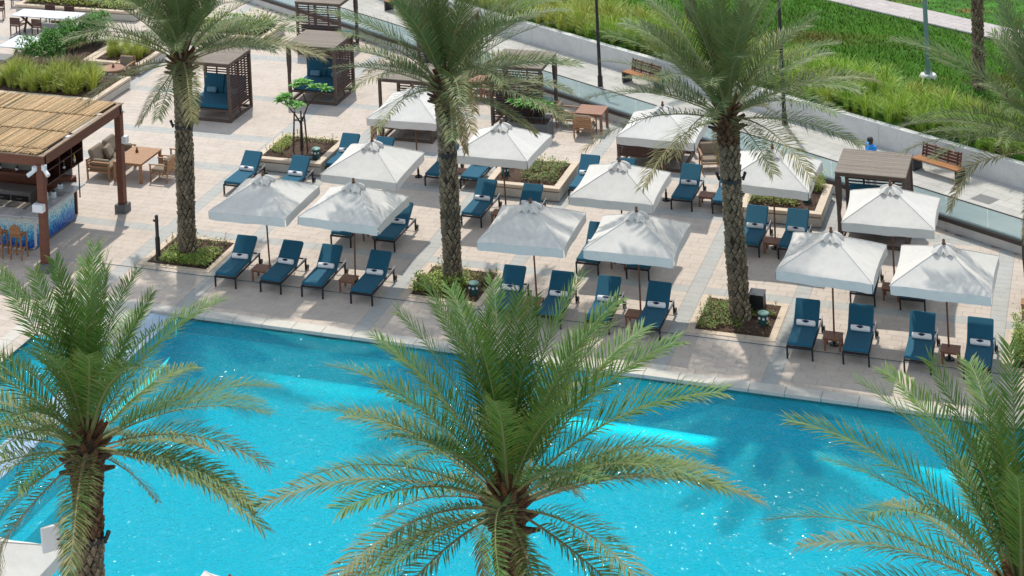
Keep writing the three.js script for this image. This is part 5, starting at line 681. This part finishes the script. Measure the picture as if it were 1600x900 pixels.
  const s = thing('hanging_shelf', 'dark red timber shelf hung from the pergola beam', 'shelf', [-32.35, 2.0, -52.6]); for (const y of [0, 0.42, 0.84]) S().box(0.4, 0.035, 2.2, 0, y + 0.3, 0).mesh('shelf_board', M.shelf, s); for (const z of [-1.1, -0.4, 0.35, 1.1]) S().box(0.4, 0.86, 0.035, 0, 0.72, z).mesh('divider', M.shelf, s); S().box(0.02, 0.86, 2.2, -0.19, 0.72, 0).mesh('back_panel', M.shelf, s); S().rod([0.05, -0.9, -1.05], [0.05, 0.3, -1.05], 0.022, 0.022, 8).mesh('support_rod', M.black, s);
  bottle(-32.3, 2.32, -53.4, 0.33, M.gold, 'golden bottle on the hanging shelf'); bottle(-32.3, 2.32, -52.75, 0.3, M.bottle, 'dark bottle on the hanging shelf');
  const glasses = thing('ice_bucket', 'blue ice bucket on the counter beside the post', 'bucket', [-33.15, 1.12, -52.7]); S().geo(new THREE.LatheGeometry([[0.001, 0.01], [0.09, 0], [0.12, 0.2], [0.125, 0.22], [0.11, 0.2], [0.001, 0.03]].map((p) => new THREE.Vector2(...p)), 16)).mesh('bucket', mat(0.02, 0.1, 0.32, 0.4), glasses); S().geo(new THREE.TorusGeometry(0.12, 0.008, 6, 20), mat4(0, 0.215, 0, Math.PI / 2)).mesh('rim', M.chrome, glasses);
  const jar = (x, z, h, label) => { const o = thing('glass_jar', label, 'jar', [x, 1.12, z], 0, 'glass jars on the counter'); S().geo(new THREE.LatheGeometry([[0.001, 0], [0.08, 0], [0.09, 0.02], [0.09, h], [0.07, h + 0.03], [0.001, h + 0.03]].map((p) => new THREE.Vector2(...p)), 14)).mesh('jar', mat(0.55, 0.62, 0.66, 0.1), o); S().geo(new THREE.CylinderGeometry(0.06, 0.075, 0.04, 12), mat4(0, h + 0.05, 0)).mesh('lid', M.black, o); }; for (const [x, z, h] of [[-33.25, -53.1, 0.24], [-33.1, -53.35, 0.18], [-33.3, -54.1, 0.14]]) jar(x, z, h, 'clear jar with dark lid on the marble counter');
  const stool = (x, z, label) => { const o = thing('bar_stool', label, 'bar stool', [x, 0, z], Math.PI, 'oak bar stools at the counter'), m = M.oak; for (const sx of [-1, 1]) { S().bar([sx * 0.20, 0, 0.18], [sx * 0.17, 0.74, 0.15], 0.042, 0.042).mesh('leg', m, o); S().bar([sx * 0.20, 0, -0.18], [sx * 0.17, 0.76, -0.16], 0.042, 0.042).mesh('leg', m, o); } S().rbox(0.42, 0.05, 0.40, 0.018, 0, 0.75, 0).mesh('seat', m, o); S().box(0.36, 0.04, 0.03, 0, 0.26, 0.175).box(0.36, 0.04, 0.03, 0, 0.26, -0.175).box(0.03, 0.04, 0.34, 0.185, 0.34, 0).box(0.03, 0.04, 0.34, -0.185, 0.34, 0).mesh('footrest', m, o); const sh = new THREE.Shape(); sh.moveTo(-0.19, 0); sh.lineTo(0.19, 0); sh.lineTo(0.19, 0.2); sh.quadraticCurveTo(0.12, 0.30, 0, 0.32); sh.quadraticCurveTo(-0.12, 0.30, -0.19, 0.2); S().geo(new THREE.ExtrudeGeometry(sh, { depth: 0.03, bevelEnabled: true, bevelSize: 0.006, bevelThickness: 0.006, bevelSegments: 1 }), mat4(0, 0.80, -0.19, -0.06)).mesh('backrest', m, o); };
  stool(-33.15, -51.25, 'oak bar stool beside the front pergola post'); stool(-33.85, -51.25, 'oak bar stool further along the mosaic counter'); stool(-34.6, -51.25, 'oak bar stool at the far part of the mosaic counter');
}
shade(scene);
renderer.render(scene, camera);
